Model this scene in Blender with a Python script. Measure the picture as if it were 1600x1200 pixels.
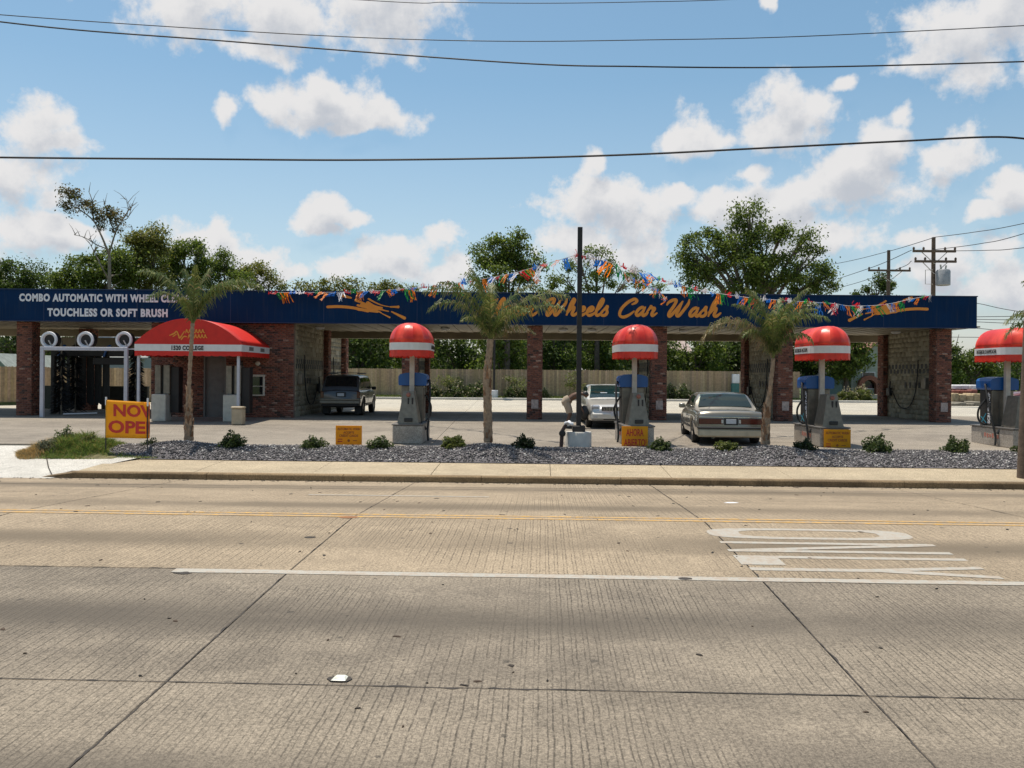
import bpy, bmesh, math, random
import numpy as np
from mathutils import Vector, Matrix
R = math.radians
random.seed(7); rng = np.random.default_rng(7)
for o in list(bpy.data.objects): bpy.data.objects.remove(o)
SC = bpy.context.scene
COL = SC.collection

# ------------------------------------------------------------------ camera
F = 1350.0; PX0, PY0 = 800.0, 588.0; CAMZ = 1.85; ROLL = 0.0077
cr, sr = math.cos(ROLL), math.sin(ROLL)
cam = bpy.data.objects.new('camera', bpy.data.cameras.new('camera'))
COL.objects.link(cam)
cam.data.sensor_width = 36; cam.data.lens = 36 * F / 1600
cam.data.shift_y = -12 / 1600
cam.data.clip_start = 0.1; cam.data.clip_end = 6000
cam.matrix_world = Matrix(((cr, -sr, 0, 0), (0, 0, -1, 0), (sr, cr, 0, CAMZ), (0, 0, 0, 1)))
SC.camera = cam

def at(px, py, d):
    u = (px - PX0) / F; v = (PY0 - py) / F
    return Vector((d * (u * cr - v * sr), d, CAMZ + d * (u * sr + v * cr)))
def XP(px, d, py=600): return at(px, py, d).x
def ZP(px, py, d): return at(px, py, d).z

# ------------------------------------------------------------------ light
SUN_DIR = Vector((0.16, -0.20, -1.0)).normalized()      # the way the light travels
sun = bpy.data.objects.new('sun', bpy.data.lights.new('sun', 'SUN')); COL.objects.link(sun)
sun.data.energy = 5.0; sun.data.angle = R(0.6); sun.data.color = (1.0, 0.915, 0.79)
sun.rotation_euler = SUN_DIR.to_track_quat('-Z', 'Y').to_euler(); sun.location = (0, 0, 50)
to_sun = -SUN_DIR
W = bpy.data.worlds.new('World'); SC.world = W; W.use_nodes = True
SC.view_settings.view_transform = 'Standard'; SC.view_settings.look = 'None'
SC.view_settings.gamma = 1; SC.view_settings.use_curve_mapping = False
SC.view_settings.exposure = 0.0
SKY_STRENGTH = 0.132; CLOUD_STRENGTH = 0.80

def build_world():
    nt = W.node_tree; nt.nodes.clear(); N = nt.nodes.new; L = nt.links.new
    out = N('ShaderNodeOutputWorld')
    sky = N('ShaderNodeTexSky'); sky.sky_type = 'NISHITA'; sky.sun_disc = False
    sky.sun_elevation = math.asin(to_sun.z); sky.sun_rotation = math.atan2(to_sun.x, to_sun.y)
    sky.air_density = 1.0; sky.dust_density = 1.2; sky.ozone_density = 1.6; sky.altitude = 50
    # density group: direction -> cloud density
    g = bpy.data.node_groups.new('cloud_density', 'ShaderNodeTree')
    g.interface.new_socket('Vector', in_out='INPUT', socket_type='NodeSocketVector')
    g.interface.new_socket('Density', in_out='OUTPUT', socket_type='NodeSocketFloat')
    n = g.nodes.new; l = g.links.new
    gi = n('NodeGroupInput'); go = n('NodeGroupOutput')
    def math_(op, a, b=None, c=None, tree=g):
        m = tree.nodes.new('ShaderNodeMath'); m.operation = op
        for i, x in enumerate((a, b, c)):
            if x is None: continue
            if isinstance(x, (int, float)): m.inputs[i].default_value = x
            else: tree.links.new(x, m.inputs[i])
        return m.outputs[0]
    sp = n('ShaderNodeSeparateXYZ'); l(gi.outputs[0], sp.inputs[0])
    X, Y, Z = sp.outputs
    az = math_('ARCTAN2', X, Y)
    hyp = math_('SQRT', math_('ADD', math_('MULTIPLY', X, X), math_('MULTIPLY', Y, Y)))
    el = math_('ARCTAN2', Z, hyp)
    cmb = n('ShaderNodeCombineXYZ'); l(az, cmb.inputs[0]); l(el, cmb.inputs[1])
    # domain warp
    wn = n('ShaderNodeTexNoise'); wn.inputs['Scale'].default_value = 11; wn.inputs['Detail'].default_value = 4
    l(gi.outputs[0], wn.inputs['Vector'])
    sb = n('ShaderNodeVectorMath'); sb.operation = 'SUBTRACT'; l(wn.outputs['Color'], sb.inputs[0]); sb.inputs[1].default_value = (.5, .5, .5)
    sc_ = n('ShaderNodeVectorMath'); sc_.operation = 'SCALE'; l(sb.outputs[0], sc_.inputs[0]); sc_.inputs['Scale'].default_value = 0.075
    ad = n('ShaderNodeVectorMath'); ad.operation = 'ADD'; l(cmb.outputs[0], ad.inputs[0]); l(sc_.outputs[0], ad.inputs[1])
    flat = n('ShaderNodeVectorMath'); flat.operation = 'MULTIPLY'; l(ad.outputs[0], flat.inputs[0]); flat.inputs[1].default_value = (1, 1, 0)
    blobs = [(330, 5, 140, 55), (470, 38, 190, 48), (610, 20, 120, 55), (420, 88, 75, 18),
             (505, 155, 95, 45), (425, 168, 38, 30), (605, 182, 52, 30), (545, 198, 70, 18), (355, 172, 26, 22), (500, 130, 40, 24),
             (45, 195, 62, 48), (75, 235, 65, 38), (15, 275, 130, 40), (45, 372, 120, 42), (115, 352, 60, 20), (-30, 430, 90, 60),
             (1510, 55, 140, 78), (1570, 20, 120, 80), (1440, 110, 60, 25),
             (1200, 195, 135, 45), (1130, 212, 80, 32), (1230, 160, 42, 34), (1275, 170, 50, 34), (1318, 124, 26, 16), (1209, 18, 13, 13),
             (925, 318, 112, 36), (912, 268, 22, 26), (985, 350, 75, 42), (950, 395, 150, 40), (1060, 305, 30, 14),
             (1400, 235, 60, 48), (1412, 195, 24, 26), (1335, 290, 100, 48), (1490, 245, 62, 30), (1170, 325, 90, 42), (1180, 272, 38, 26),
             (1260, 305, 60, 30), (1300, 375, 150, 40), (1410, 365, 60, 26), (1240, 345, 110, 45),
             (520, 328, 56, 34), (492, 348, 46, 20), (560, 345, 36, 22), (515, 365, 50, 14),
             (655, 385, 75, 34), (625, 415, 95, 28), (550, 432, 80, 25), (690, 420, 60, 30),
             (325, 375, 72, 38), (395, 408, 60, 30), (430, 432, 60, 20), (1585, 305, 50, 30), (1540, 335, 30, 14), (1480, 410, 110, 40), (1560, 450, 100, 30)]
    cur = None
    for (bx, by, rx, ry) in blobs:
        p = at(bx, by, 1.0) - Vector((0, 0, CAMZ))
        a0 = math.atan2(p.x, p.y); e0 = math.atan2(p.z, math.hypot(p.x, p.y))
        k = math.cos(a0)
        s1 = n('ShaderNodeVectorMath'); s1.operation = 'SUBTRACT'; l(flat.outputs[0], s1.inputs[0]); s1.inputs[1].default_value = (a0, e0, 0)
        s2 = n('ShaderNodeVectorMath'); s2.operation = 'MULTIPLY'; l(s1.outputs[0], s2.inputs[0])
        s2.inputs[1].default_value = (F / (rx * k * k * 1.05), F / (ry * k * 1.05), 0)
        s3 = n('ShaderNodeVectorMath'); s3.operation = 'LENGTH'; l(s2.outputs[0], s3.inputs[0])
        v = s3.outputs['Value']
        if cur is None: cur = v
        else:
            m = n('ShaderNodeMath'); m.operation = 'SMOOTH_MIN'; m.inputs[2].default_value = 0.25
            l(cur, m.inputs[0]); l(v, m.inputs[1]); cur = m.outputs[0]
    body = math_('SUBTRACT', 1.04, cur)                     # >0 inside
    nz = n('ShaderNodeTexNoise'); nz.inputs['Scale'].default_value = 19; nz.inputs['Detail'].default_value = 12; nz.inputs['Roughness'].default_value = 0.62
    l(gi.outputs[0], nz.inputs['Vector'])
    n1 = math_('MULTIPLY', math_('SUBTRACT', nz.outputs['Fac'], 0.5), 2.9)
    front = math_('ADD', body, n1)
    # everywhere outside the picture: scattered cumulus of the same size
    nb = n('ShaderNodeTexNoise'); nb.inputs['Scale'].default_value = 4.2; nb.inputs['Detail'].default_value = 8; nb.inputs['Roughness'].default_value = 0.55
    l(gi.outputs[0], nb.inputs['Vector'])
    rest = math_('MULTIPLY', math_('SUBTRACT', nb.outputs['Fac'], 0.57), 6.0)
    w1 = n('ShaderNodeMapRange'); w1.interpolation_type = 'SMOOTHSTEP'; l(math_('ABSOLUTE', az), w1.inputs[0]); w1.inputs[1].default_value = .56; w1.inputs[2].default_value = .72
    w2 = n('ShaderNodeMapRange'); w2.interpolation_type = 'SMOOTHSTEP'; l(el, w2.inputs[0]); w2.inputs[1].default_value = .43; w2.inputs[2].default_value = .56
    wt = math_('MAXIMUM', w1.outputs[0], w2.outputs[0])
    mx = n('ShaderNodeMix'); mx.data_type = 'FLOAT'; l(wt, mx.inputs[0]); l(front, mx.inputs[2]); l(rest, mx.inputs[3])
    l(mx.outputs[0], go.inputs[0])
    # use it twice: at the direction, and a little above, for lit tops and grey bases
    tc = N('ShaderNodeTexCoord')
    nrm = N('ShaderNodeVectorMath'); nrm.operation = 'NORMALIZE'; L(tc.outputs['Generated'], nrm.inputs[0])
    G1 = N('ShaderNodeGroup'); G1.node_tree = g; L(nrm.outputs[0], G1.inputs[0])
    up = N('ShaderNodeVectorMath'); up.operation = 'ADD'; L(nrm.outputs[0], up.inputs[0]); up.inputs[1].default_value = (-0.006, 0, 0.024)
    up2 = N('ShaderNodeVectorMath'); up2.operation = 'NORMALIZE'; L(up.outputs[0], up2.inputs[0])
    G2 = N('ShaderNodeGroup'); G2.node_tree = g; L(up2.outputs[0], G2.inputs[0])
    mk = N('ShaderNodeMapRange'); mk.interpolation_type = 'SMOOTHSTEP'; L(G1.outputs[0], mk.inputs[0]); mk.inputs[1].default_value = -0.12; mk.inputs[2].default_value = 0.55
    sh = N('ShaderNodeMapRange'); sh.interpolation_type = 'SMOOTHSTEP'; L(G2.outputs[0], sh.inputs[0]); sh.inputs[1].default_value = 0.05; sh.inputs[2].default_value = 1.2
    cc = N('ShaderNodeMix'); cc.data_type = 'RGBA'; L(sh.outputs[0], cc.inputs[0])
    cc.inputs[6].default_value = (1.0, 0.99, 0.99, 1); cc.inputs[7].default_value = (0.66, 0.70, 0.77, 1)
    # thin white veil that grows towards the horizon
    sp2 = N('ShaderNodeSeparateXYZ'); L(nrm.outputs[0], sp2.inputs[0])
    vl = N('ShaderNodeMapRange'); L(sp2.outputs[2], vl.inputs[0]); vl.inputs[1].default_value = 0.0; vl.inputs[2].default_value = 0.32
    vl.inputs[3].default_value = 0.36; vl.inputs[4].default_value = 0.02
    mm = N('ShaderNodeMath'); mm.operation = 'MAXIMUM'; L(mk.outputs[0], mm.inputs[0]); L(vl.outputs[0], mm.inputs[1])
    b1 = N('ShaderNodeBackground'); b1.inputs[1].default_value = SKY_STRENGTH
    hs = N('ShaderNodeHueSaturation'); hs.inputs['Saturation'].default_value = 1.10; hs.inputs['Value'].default_value = 1.0; hs.inputs['Hue'].default_value = 0.482
    L(sky.outputs[0], hs.inputs['Color']); L(hs.outputs[0], b1.inputs[0])
    b2 = N('ShaderNodeBackground'); b2.inputs[1].default_value = CLOUD_STRENGTH; L(cc.outputs[2], b2.inputs[0])
    ms = N('ShaderNodeMixShader'); L(mm.outputs[0], ms.inputs[0]); L(b1.outputs[0], ms.inputs[1]); L(b2.outputs[0], ms.inputs[2])
    L(ms.outputs[0], out.inputs[0])
    try:
        W.cycles.sampling_method = 'MANUAL'; W.cycles.sample_map_resolution = 512
    except Exception: pass
build_world()
SC.cycles.max_bounces = 5; SC.cycles.diffuse_bounces = 3; SC.cycles.glossy_bounces = 3
SC.cycles.transparent_max_bounces = 6; SC.cycles.transmission_bounces = 4

# ------------------------------------------------------------------ helpers
def pm(o):
    m = o.matrix_basis.copy()
    if o.parent: m = pm(o.parent) @ o.matrix_parent_inverse @ m
    return m
def attach(o, parent):
    if parent is not None:
        o.parent = parent; o.matrix_parent_inverse = pm(parent).inverted()
    return o
def tag(o, label=None, cat=None, group=None, kind=None):
    if label: o['label'] = label
    if cat: o['category'] = cat
    if group: o['group'] = group
    if kind: o['kind'] = kind
    return o
def thing(name, label, cat, loc=(0, 0, 0), rz=0.0, group=None, kind=None):
    o = bpy.data.objects.new(name, None); o.empty_display_size = .2; COL.objects.link(o)
    o.location = loc; o.rotation_euler = (0, 0, rz)
    return tag(o, label, cat, group, kind)
def link(name, me, parent=None, loc=None, rot=None):
    o = bpy.data.objects.new(name, me); COL.objects.link(o)
    if parent is not None: o.parent = parent
    if loc is not None: o.location = loc
    if rot is not None: o.rotation_euler = rot
    return o
def copy_tree(o, parent=None):
    c = o.copy(); COL.objects.link(c)
    if parent is not None: c.parent = parent
    for ch in list(o.children): copy_tree(ch, c)
    return c

class MB:
    def __init__(s): s.v = []; s.f = []; s.m = []; s.c = []
    def add(s, vs, fs, mat=0, col=None):
        b = len(s.v); s.v += [tuple(p) for p in vs]
        s.f += [tuple(b + i for i in f) for f in fs]; s.m += [mat] * len(fs)
        s.c += [col or (1, 1, 1)] * len(vs); return s
    def box(s, x0, x1, y0, y1, z0, z1, mat=0, col=None):
        v = [(x0, y0, z0), (x1, y0, z0), (x1, y1, z0), (x0, y1, z0), (x0, y0, z1), (x1, y0, z1), (x1, y1, z1), (x0, y1, z1)]
        return s.add(v, [(0, 3, 2, 1), (4, 5, 6, 7), (0, 1, 5, 4), (1, 2, 6, 5), (2, 3, 7, 6), (3, 0, 4, 7)], mat, col)
    def bbox(s, x0, x1, y0, y1, z0, z1, b=.01, mat=0):       # box with chamfered edges
        xs = (x0, x1); ys = (y0, y1); zs = (z0, z1); v = []; idx = {}
        for i in (0, 1):
            for j in (0, 1):
                for k in (0, 1):
                    sx = b if i == 0 else -b; sy = b if j == 0 else -b; sz = b if k == 0 else -b
                    for a, p in enumerate(((xs[i], ys[j] + sy, zs[k] + sz), (xs[i] + sx, ys[j], zs[k] + sz), (xs[i] + sx, ys[j] + sy, zs[k]))):
                        idx[(i, j, k, a)] = len(v); v.append(p)
        f = []
        g = lambda *t: idx[t]
        for i in (0, 1):
            q = [g(i, 0, 0, 0), g(i, 1, 0, 0), g(i, 1, 1, 0), g(i, 0, 1, 0)]; f.append(q if i else q[::-1])
            q = [g(0, i, 0, 1), g(1, i, 0, 1), g(1, i, 1, 1), g(0, i, 1, 1)]; f.append(q[::-1] if i else q)
            q = [g(0, 0, i, 2), g(1, 0, i, 2), g(1, 1, i, 2), g(0, 1, i, 2)]; f.append(q if i else q[::-1])
        for i in (0, 1):
            for j in (0, 1):
                f.append([g(i, j, 0, 0), g(i, j, 1, 0), g(i, j, 1, 1), g(i, j, 0, 1)])
                f.append([g(i, 0, j, 0), g(i, 1, j, 0), g(i, 1, j, 2), g(i, 0, j, 2)])
                f.append([g(0, i, j, 1), g(1, i, j, 1), g(1, i, j, 2), g(0, i, j, 2)])
                for k in (0, 1): f.append([g(i, j, k, 0), g(i, j, k, 1), g(i, j, k, 2)])
        return s.add(v, f, mat)
    def tube(s, pts, rads, n=8, cap=True, mat=0, col=None):
        pts = [Vector(p) for p in pts]
        if isinstance(rads, (int, float)): rads = [rads] * len(pts)
        vs = []; prev = None
        for i, p in enumerate(pts):
            t = (pts[min(i + 1, len(pts) - 1)] - pts[max(i - 1, 0)]).normalized()
            if prev is None:
                a = Vector((0, 0, 1)) if abs(t.z) < .9 else Vector((1, 0, 0)); x = t.cross(a).normalized()
            else: x = (prev - t * prev.dot(t)).normalized()
            prev = x; y = t.cross(x)
            for k in range(n):
                an = 2 * math.pi * k / n; vs.append(p + (x * math.cos(an) + y * math.sin(an)) * rads[i])
        fs = []
        for i in range(len(pts) - 1):
            for k in range(n):
                k2 = (k + 1) % n; fs.append((i * n + k, i * n + k2, (i + 1) * n + k2, (i + 1) * n + k))
        if cap: fs += [tuple(range(n))[::-1], tuple((len(pts) - 1) * n + k for k in range(n))]
        return s.add(vs, fs, mat, col)
    def lathe(s, prof, c=(0, 0, 0), n=20, mat=0, axis='z'):
        vs = []; fs = []
        for (r, h) in prof:
            for k in range(n):
                a = 2 * math.pi * k / n
                p = (r * math.cos(a), r * math.sin(a), h)
                if axis == 'y': p = (p[0], p[2], p[1])
                if axis == 'x': p = (p[2], p[0], p[1])
                vs.append((p[0] + c[0], p[1] + c[1], p[2] + c[2]))
        for i in range(len(prof) - 1):
            for k in range(n):
                k2 = (k + 1) % n; fs.append((i * n + k, i * n + k2, (i + 1) * n + k2, (i + 1) * n + k))
        fs += [tuple(range(n))[::-1], tuple((len(prof) - 1) * n + k for k in range(n))]
        return s.add(vs, fs, mat)
    def prism(s, poly, y0, y1, mat=0):                        # poly in XZ, extruded along Y
        n = len(poly); v = [(x, y0, z) for x, z in poly] + [(x, y1, z) for x, z in poly]
        f = [tuple(range(n)), tuple(range(2 * n - 1, n - 1, -1))] + [(i, (i + n), (i + 1) % n + n, (i + 1) % n) for i in range(n)]
        return s.add(v, f, mat)
    def mesh(s, name, mats, smooth=False):
        me = bpy.data.meshes.new(name); me.from_pydata(s.v, [], s.f)
        for m in (mats if isinstance(mats, (list, tuple)) else [mats]): me.materials.append(m)
        me.polygons.foreach_set('material_index', s.m)
        a = me.color_attributes.new('tint', 'FLOAT_COLOR', 'POINT')
        cc = np.ones((len(s.v), 4), np.float32); cc[:, :3] = np.array(s.c, np.float32); a.data.foreach_set('color', cc.ravel())
        bm = bmesh.new(); bm.from_mesh(me); bmesh.ops.recalc_face_normals(bm, faces=bm.faces); bm.to_mesh(me); bm.free()
        if smooth: me.polygons.foreach_set('use_smooth', [True] * len(me.polygons)); me.set_sharp_from_angle(angle=R(38))
        me.update(); return me
    def build(s, name, mats, parent=None, smooth=False):
        o = bpy.data.objects.new(name, s.mesh(name, mats, smooth)); COL.objects.link(o); return attach(o, parent)

def npmesh(name, V, Fc, C, mat):
    me = bpy.data.meshes.new(name); nv = len(V); nf, k = Fc.shape
    me.vertices.add(nv); me.vertices.foreach_set('co', V.astype(np.float32).ravel())
    me.loops.add(nf * k); me.loops.foreach_set('vertex_index', Fc.astype(np.int32).ravel())
    me.polygons.add(nf); me.polygons.foreach_set('loop_start', (np.arange(nf) * k).astype(np.int32))
    me.polygons.foreach_set('loop_total', np.full(nf, k, np.int32)) if False else None
    me.update(calc_edges=True)
    a = me.color_attributes.new('tint', 'FLOAT_COLOR', 'POINT')
    cc = np.ones((nv, 4), np.float32); cc[:, :3] = C; a.data.foreach_set('color', cc.ravel())
    me.materials.append(mat); return me

# ------------------------------------------------------------------ materials
MATS = {}
def newmat(name):
    m = bpy.data.materials.new(name); m.use_nodes = True; nt = m.node_tree
    return m, nt, nt.nodes['Principled BSDF']
def link_(nt, a, b): nt.links.new(a, b)
def plain(name, col, rough=.6, metal=0., var=.12, scale=6., bump=.0, bscale=60., coat=0., tint=False, spec=.5, trans=0.):
    m, nt, p = newmat(name); N = nt.nodes.new; L = nt.links.new
    geo = N('ShaderNodeNewGeometry'); nz = N('ShaderNodeTexNoise'); nz.inputs['Scale'].default_value = scale; nz.inputs['Detail'].default_value = 6
    L(geo.outputs['Position'], nz.inputs['Vector'])
    mr = N('ShaderNodeMapRange'); L(nz.outputs['Fac'], mr.inputs[0]); mr.inputs[1].default_value = .3; mr.inputs[2].default_value = .7
    mr.inputs[3].default_value = 1 - var; mr.inputs[4].default_value = 1 + var
    vm = N('ShaderNodeVectorMath'); vm.operation = 'SCALE'; vm.inputs[0].default_value = col[:3]; L(mr.outputs[0], vm.inputs['Scale'])
    src = vm.outputs[0]
    if tint:
        at_ = N('ShaderNodeAttribute'); at_.attribute_name = 'tint'
        v2 = N('ShaderNodeVectorMath'); v2.operation = 'MULTIPLY'; L(src, v2.inputs[0]); L(at_.outputs['Vector'], v2.inputs[1]); src = v2.outputs[0]
    L(src, p.inputs['Base Color'])
    p.inputs['Roughness'].default_value = rough; p.inputs['Metallic'].default_value = metal
    p.inputs['Coat Weight'].default_value = coat; p.inputs['Coat Roughness'].default_value = .06
    p.inputs['Specular IOR Level'].default_value = spec
    if bump > 0:
        nb = N('ShaderNodeTexNoise'); nb.inputs['Scale'].default_value = bscale; nb.inputs['Detail'].default_value = 5; L(geo.outputs['Position'], nb.inputs['Vector'])
        b = N('ShaderNodeBump'); b.inputs['Strength'].default_value = bump; b.inputs['Distance'].default_value = .02
        L(nb.outputs['Fac'], b.inputs['Height']); L(b.outputs[0], p.inputs['Normal'])
    if trans > 0:
        tl = N('ShaderNodeBsdfTranslucent'); L(src, tl.inputs[0]); mx = N('ShaderNodeMixShader'); mx.inputs[0].default_value = trans
        out = nt.nodes['Material Output']; L(p.outputs[0], mx.inputs[1]); L(tl.outputs[0], mx.inputs[2]); L(mx.outputs[0], out.inputs[0])
    MATS[name] = m; return m

def concrete(name, col, dark, tining=False, scale=1.0, stain=.35, spots=.5, warm=None):
    m, nt, p = newmat(name); N = nt.nodes.new; L = nt.links.new
    geo = N('ShaderNodeNewGeometry'); pos = geo.outputs['Position']
    def noise(sc, det=6, vec=pos, rough=.6):
        n = N('ShaderNodeTexNoise'); n.inputs['Scale'].default_value = sc; n.inputs['Detail'].default_value = det; n.inputs['Roughness'].default_value = rough
        L(vec, n.inputs['Vector']); return n.outputs['Fac']
    def rng_(v, a, b, c, d, smooth=False):
        mr = N('ShaderNodeMapRange'); L(v, mr.inputs[0])
        if smooth: mr.interpolation_type = 'SMOOTHSTEP'
        for i, q in enumerate((a, b, c, d)): mr.inputs[i + 1].default_value = q
        return mr.outputs[0]
    def mth(op, a, b):
        q = N('ShaderNodeMath'); q.operation = op
        for i, x in enumerate((a, b)):
            if isinstance(x, (int, float)): q.inputs[i].default_value = x
            else: L(x, q.inputs[i])
        return q.outputs[0]
    def mix(fac, a, b, mode='MIX'):
        q = N('ShaderNodeMix'); q.data_type = 'RGBA'; q.blend_type = mode
        for i, x in ((0, fac), (6, a), (7, b)):
            if isinstance(x, (int, float)): q.inputs[i].default_value = x
            elif isinstance(x, tuple): q.inputs[i].default_value = (*x[:3], 1)
            else: L(x, q.inputs[i])
        return q.outputs[2]
    mp = N('ShaderNodeMapping'); mp.inputs['Scale'].default_value = (.35, 1, 1); L(pos, mp.inputs[0])
    big = noise(.55 * scale, 5, mp.outputs[0]); mid = noise(2.2 * scale, 6); fine = noise(38, 5, rough=.85); agg = noise(120, 3, rough=.9)
    c = mix(rng_(big, .38, .62, 0, stain, True), col, dark)
    c = mix(rng_(mid, .45, .7, 0, .5), c, tuple(x * 1.28 for x in col)); c = mix(rng_(noise(.9, 7, rough=.7), .5, .68, 0, .45), c, tuple(x * .68 for x in col))
    c = mix(1.0, c, N('ShaderNodeCombineColor').outputs[0], 'MIX') if False else c
    v = N('ShaderNodeVectorMath'); v.operation = 'SCALE'; L(c, v.inputs[0])
    f2 = mth('ADD', rng_(fine, .41, .60, -.34, .36), rng_(agg, .41, .60, -.26, .26)); L(mth('ADD', 1.0, f2), v.inputs['Scale'])
    c = v.outputs[0]
    height = mth('ADD', mth('MULTIPLY', fine, .5), mth('MULTIPLY', agg, .35))
    if tining:
        # rows of raked grooves run across the road, worn away in patches
        rt = N('ShaderNodeMapping'); rt.vector_type = 'POINT'; rt.inputs['Rotation'].default_value = (0, 0, ROADTH); L(pos, rt.inputs[0])
        wob = noise(3.0, 3); wob2 = noise(26, 3, rough=.7)
        sx = N('ShaderNodeSeparateXYZ'); L(rt.outputs[0], sx.inputs[0])
        u = mth('ADD', mth('ADD', sx.outputs[0], mth('MULTIPLY', wob, .03)), mth('MULTIPLY', wob2, .011))
        s1 = mth('SINE', mth('MULTIPLY', u, 2 * math.pi / .034), 0.0)
        s2 = mth('SINE', mth('MULTIPLY', u, 2 * math.pi / .0513), 0.0)
        gr = rng_(mth('ADD', s1, mth('MULTIPLY', s2, .5)), .45, 1.2, 0, 1, True)
        brk = rng_(noise(13, 5, rough=.8), .36, .58, .10, 1, True)
        patch = rng_(noise(.33, 5), .36, .56, .12, 1, True)
        gr = mth('MULTIPLY', mth('MULTIPLY', gr, brk), patch)
        c = mix(mth('MULTIPLY', gr, .74), c, tuple(x * .28 for x in dark))
        height = mth('SUBTRACT', height, mth('MULTIPLY', gr, .9))
        # oil darkened band along the middle of each lane
        ln = mth('ADD', sx.outputs[1], 0.0)
        ph = mth('SUBTRACT', mth('DIVIDE', mth('SUBTRACT', ln, 6.2), 3.1), 0.0)
        fr = N('ShaderNodeMath'); fr.operation = 'FRACT'; L(ph, fr.inputs[0])
        dd = mth('ABSOLUTE', mth('SUBTRACT', fr.outputs[0], .5), 0.0)
        band = rng_(dd, .02, .24, 1, 0, True)
        band = mth('MULTIPLY', band, rng_(noise(.5, 5, mp.outputs[0]), .3, .6, .25, .85))
        c = mix(band, c, tuple(x * .62 for x in dark))
    if spots > 0:
        vo = N('ShaderNodeTexVoronoi'); vo.voronoi_dimensions = '2D'; vo.inputs['Scale'].default_value = 1.5; L(pos, vo.inputs['Vector'])
        vo.inputs['Randomness'].default_value = 1.0
        dist = mth('ADD', vo.outputs['Distance'], mth('MULTIPLY', mth('SUBTRACT', noise(30, 2), .4), .09))
        sel = N('ShaderNodeSeparateColor'); L(vo.outputs['Color'], sel.inputs[0])
        rr = mth('MULTIPLY', mth('POWER', sel.outputs[0], 3.0), .055)
        s = mth('LESS_THAN', dist, mth('ADD', rr, .004))
        s = mth('MULTIPLY', s, spots)
        c = mix(s, c, (.03, .028, .025))
    L(c, p.inputs['Base Color']); p.inputs['Roughness'].default_value = .85; p.inputs['Specular IOR Level'].default_value = .3
    b = N('ShaderNodeBump'); b.inputs['Strength'].default_value = .55; b.inputs['Distance'].default_value = .006
    L(height, b.inputs['Height']); L(b.outputs[0], p.inputs['Normal'])
    MATS[name] = m; return m

ROADTH = math.atan(.035)
def wornpaint(name, col, rough, var=.2, scale=8, under=(.34, .275, .21)):
    m = plain(name, col, rough, var=var, scale=scale); nt = m.node_tree; N = nt.nodes.new; L = nt.links.new; p = nt.nodes['Principled BSDF']
    src = p.inputs['Base Color'].links[0].from_socket
    geo = N('ShaderNodeNewGeometry'); n1 = N('ShaderNodeTexNoise'); n1.inputs['Scale'].default_value = 9; n1.inputs['Detail'].default_value = 10; n1.inputs['Roughness'].default_value = .8
    L(geo.outputs['Position'], n1.inputs['Vector'])
    mr = N('ShaderNodeMapRange'); L(n1.outputs['Fac'], mr.inputs[0]); mr.inputs[1].default_value = .44; mr.inputs[2].default_value = .55; mr.inputs[3].default_value = .10; mr.inputs[4].default_value = .85
    mx = N('ShaderNodeMix'); mx.data_type = 'RGBA'; L(mr.outputs[0], mx.inputs[0]); L(src, mx.inputs[6]); mx.inputs[7].default_value = (*under, 1); L(mx.outputs[2], p.inputs['Base Color'])
    return m
M_road_near = concrete('road_concrete_grey', (.245, .206, .156), (.140, .118, .092), tining=True, stain=.75)
M_road_far = concrete('road_concrete_warm', (.325, .258, .178), (.225, .178, .122), tining=True, stain=.5, spots=.7)
M_joint = plain('joint_tar', (.045, .038, .032), .9)
M_walk = concrete('sidewalk_concrete', (.40, .33, .225), (.32, .26, .18), stain=.6, spots=.25)
M_kerb = concrete('kerb_concrete', (.25, .175, .095), (.13, .09, .05), stain=.9, spots=.2)
M_apron = concrete('apron_concrete', (.52, .50, .45), (.42, .40, .36), stain=.5, spots=.15)
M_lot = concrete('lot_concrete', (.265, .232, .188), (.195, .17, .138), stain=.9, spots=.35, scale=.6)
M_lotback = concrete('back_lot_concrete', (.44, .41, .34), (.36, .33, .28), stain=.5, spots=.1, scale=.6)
M_brick = plain('brick_face', (1, 1, 1), .9, tint=True, var=.25, scale=30, bump=.4, bscale=90)
M_mortar = plain('mortar', (.24, .17, .14), .95, var=.2, scale=12)
M_block = plain('painted_block', (.34, .31, .23), .8, tint=True, var=.12, scale=3)
M_navy = plain('navy_fascia_panel', (.0008, .022, .075), .6, var=.10, scale=1.2, spec=.12)
def streaks(m, amt=.35):
    nt = m.node_tree; N = nt.nodes.new; L = nt.links.new; p = nt.nodes['Principled BSDF']; src = p.inputs['Base Color'].links[0].from_socket
    g = N('ShaderNodeNewGeometry'); mp = N('ShaderNodeMapping'); mp.inputs['Scale'].default_value = (5, 1, .35); L(g.outputs['Position'], mp.inputs[0])
    n = N('ShaderNodeTexNoise'); n.inputs['Scale'].default_value = 2.2; n.inputs['Detail'].default_value = 7; L(mp.outputs[0], n.inputs['Vector'])
    r = N('ShaderNodeMapRange'); L(n.outputs['Fac'], r.inputs[0]); r.inputs[1].default_value = .5; r.inputs[2].default_value = .72; r.inputs[3].default_value = 0; r.inputs[4].default_value = amt
    x = N('ShaderNodeMix'); x.data_type = 'RGBA'; L(r.outputs[0], x.inputs[0]); L(src, x.inputs[6]); x.inputs[7].default_value = (.035, .045, .065, 1); L(x.outputs[2], p.inputs['Base Color'])
streaks(M_navy)
M_navydark = plain('navy_trim', (.004, .02, .08), .5)
M_soffit = plain('soffit_panel', (.28, .24, .17), .6, var=.12, scale=2)
M_roofmetal = plain('roof_metal', (.35, .35, .35), .5)
M_orange = plain('orange_letter', (.78, .275, .028), .5, var=.05)
M_white = plain('white_paint', (.72, .72, .74), .5, var=.08)
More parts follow.
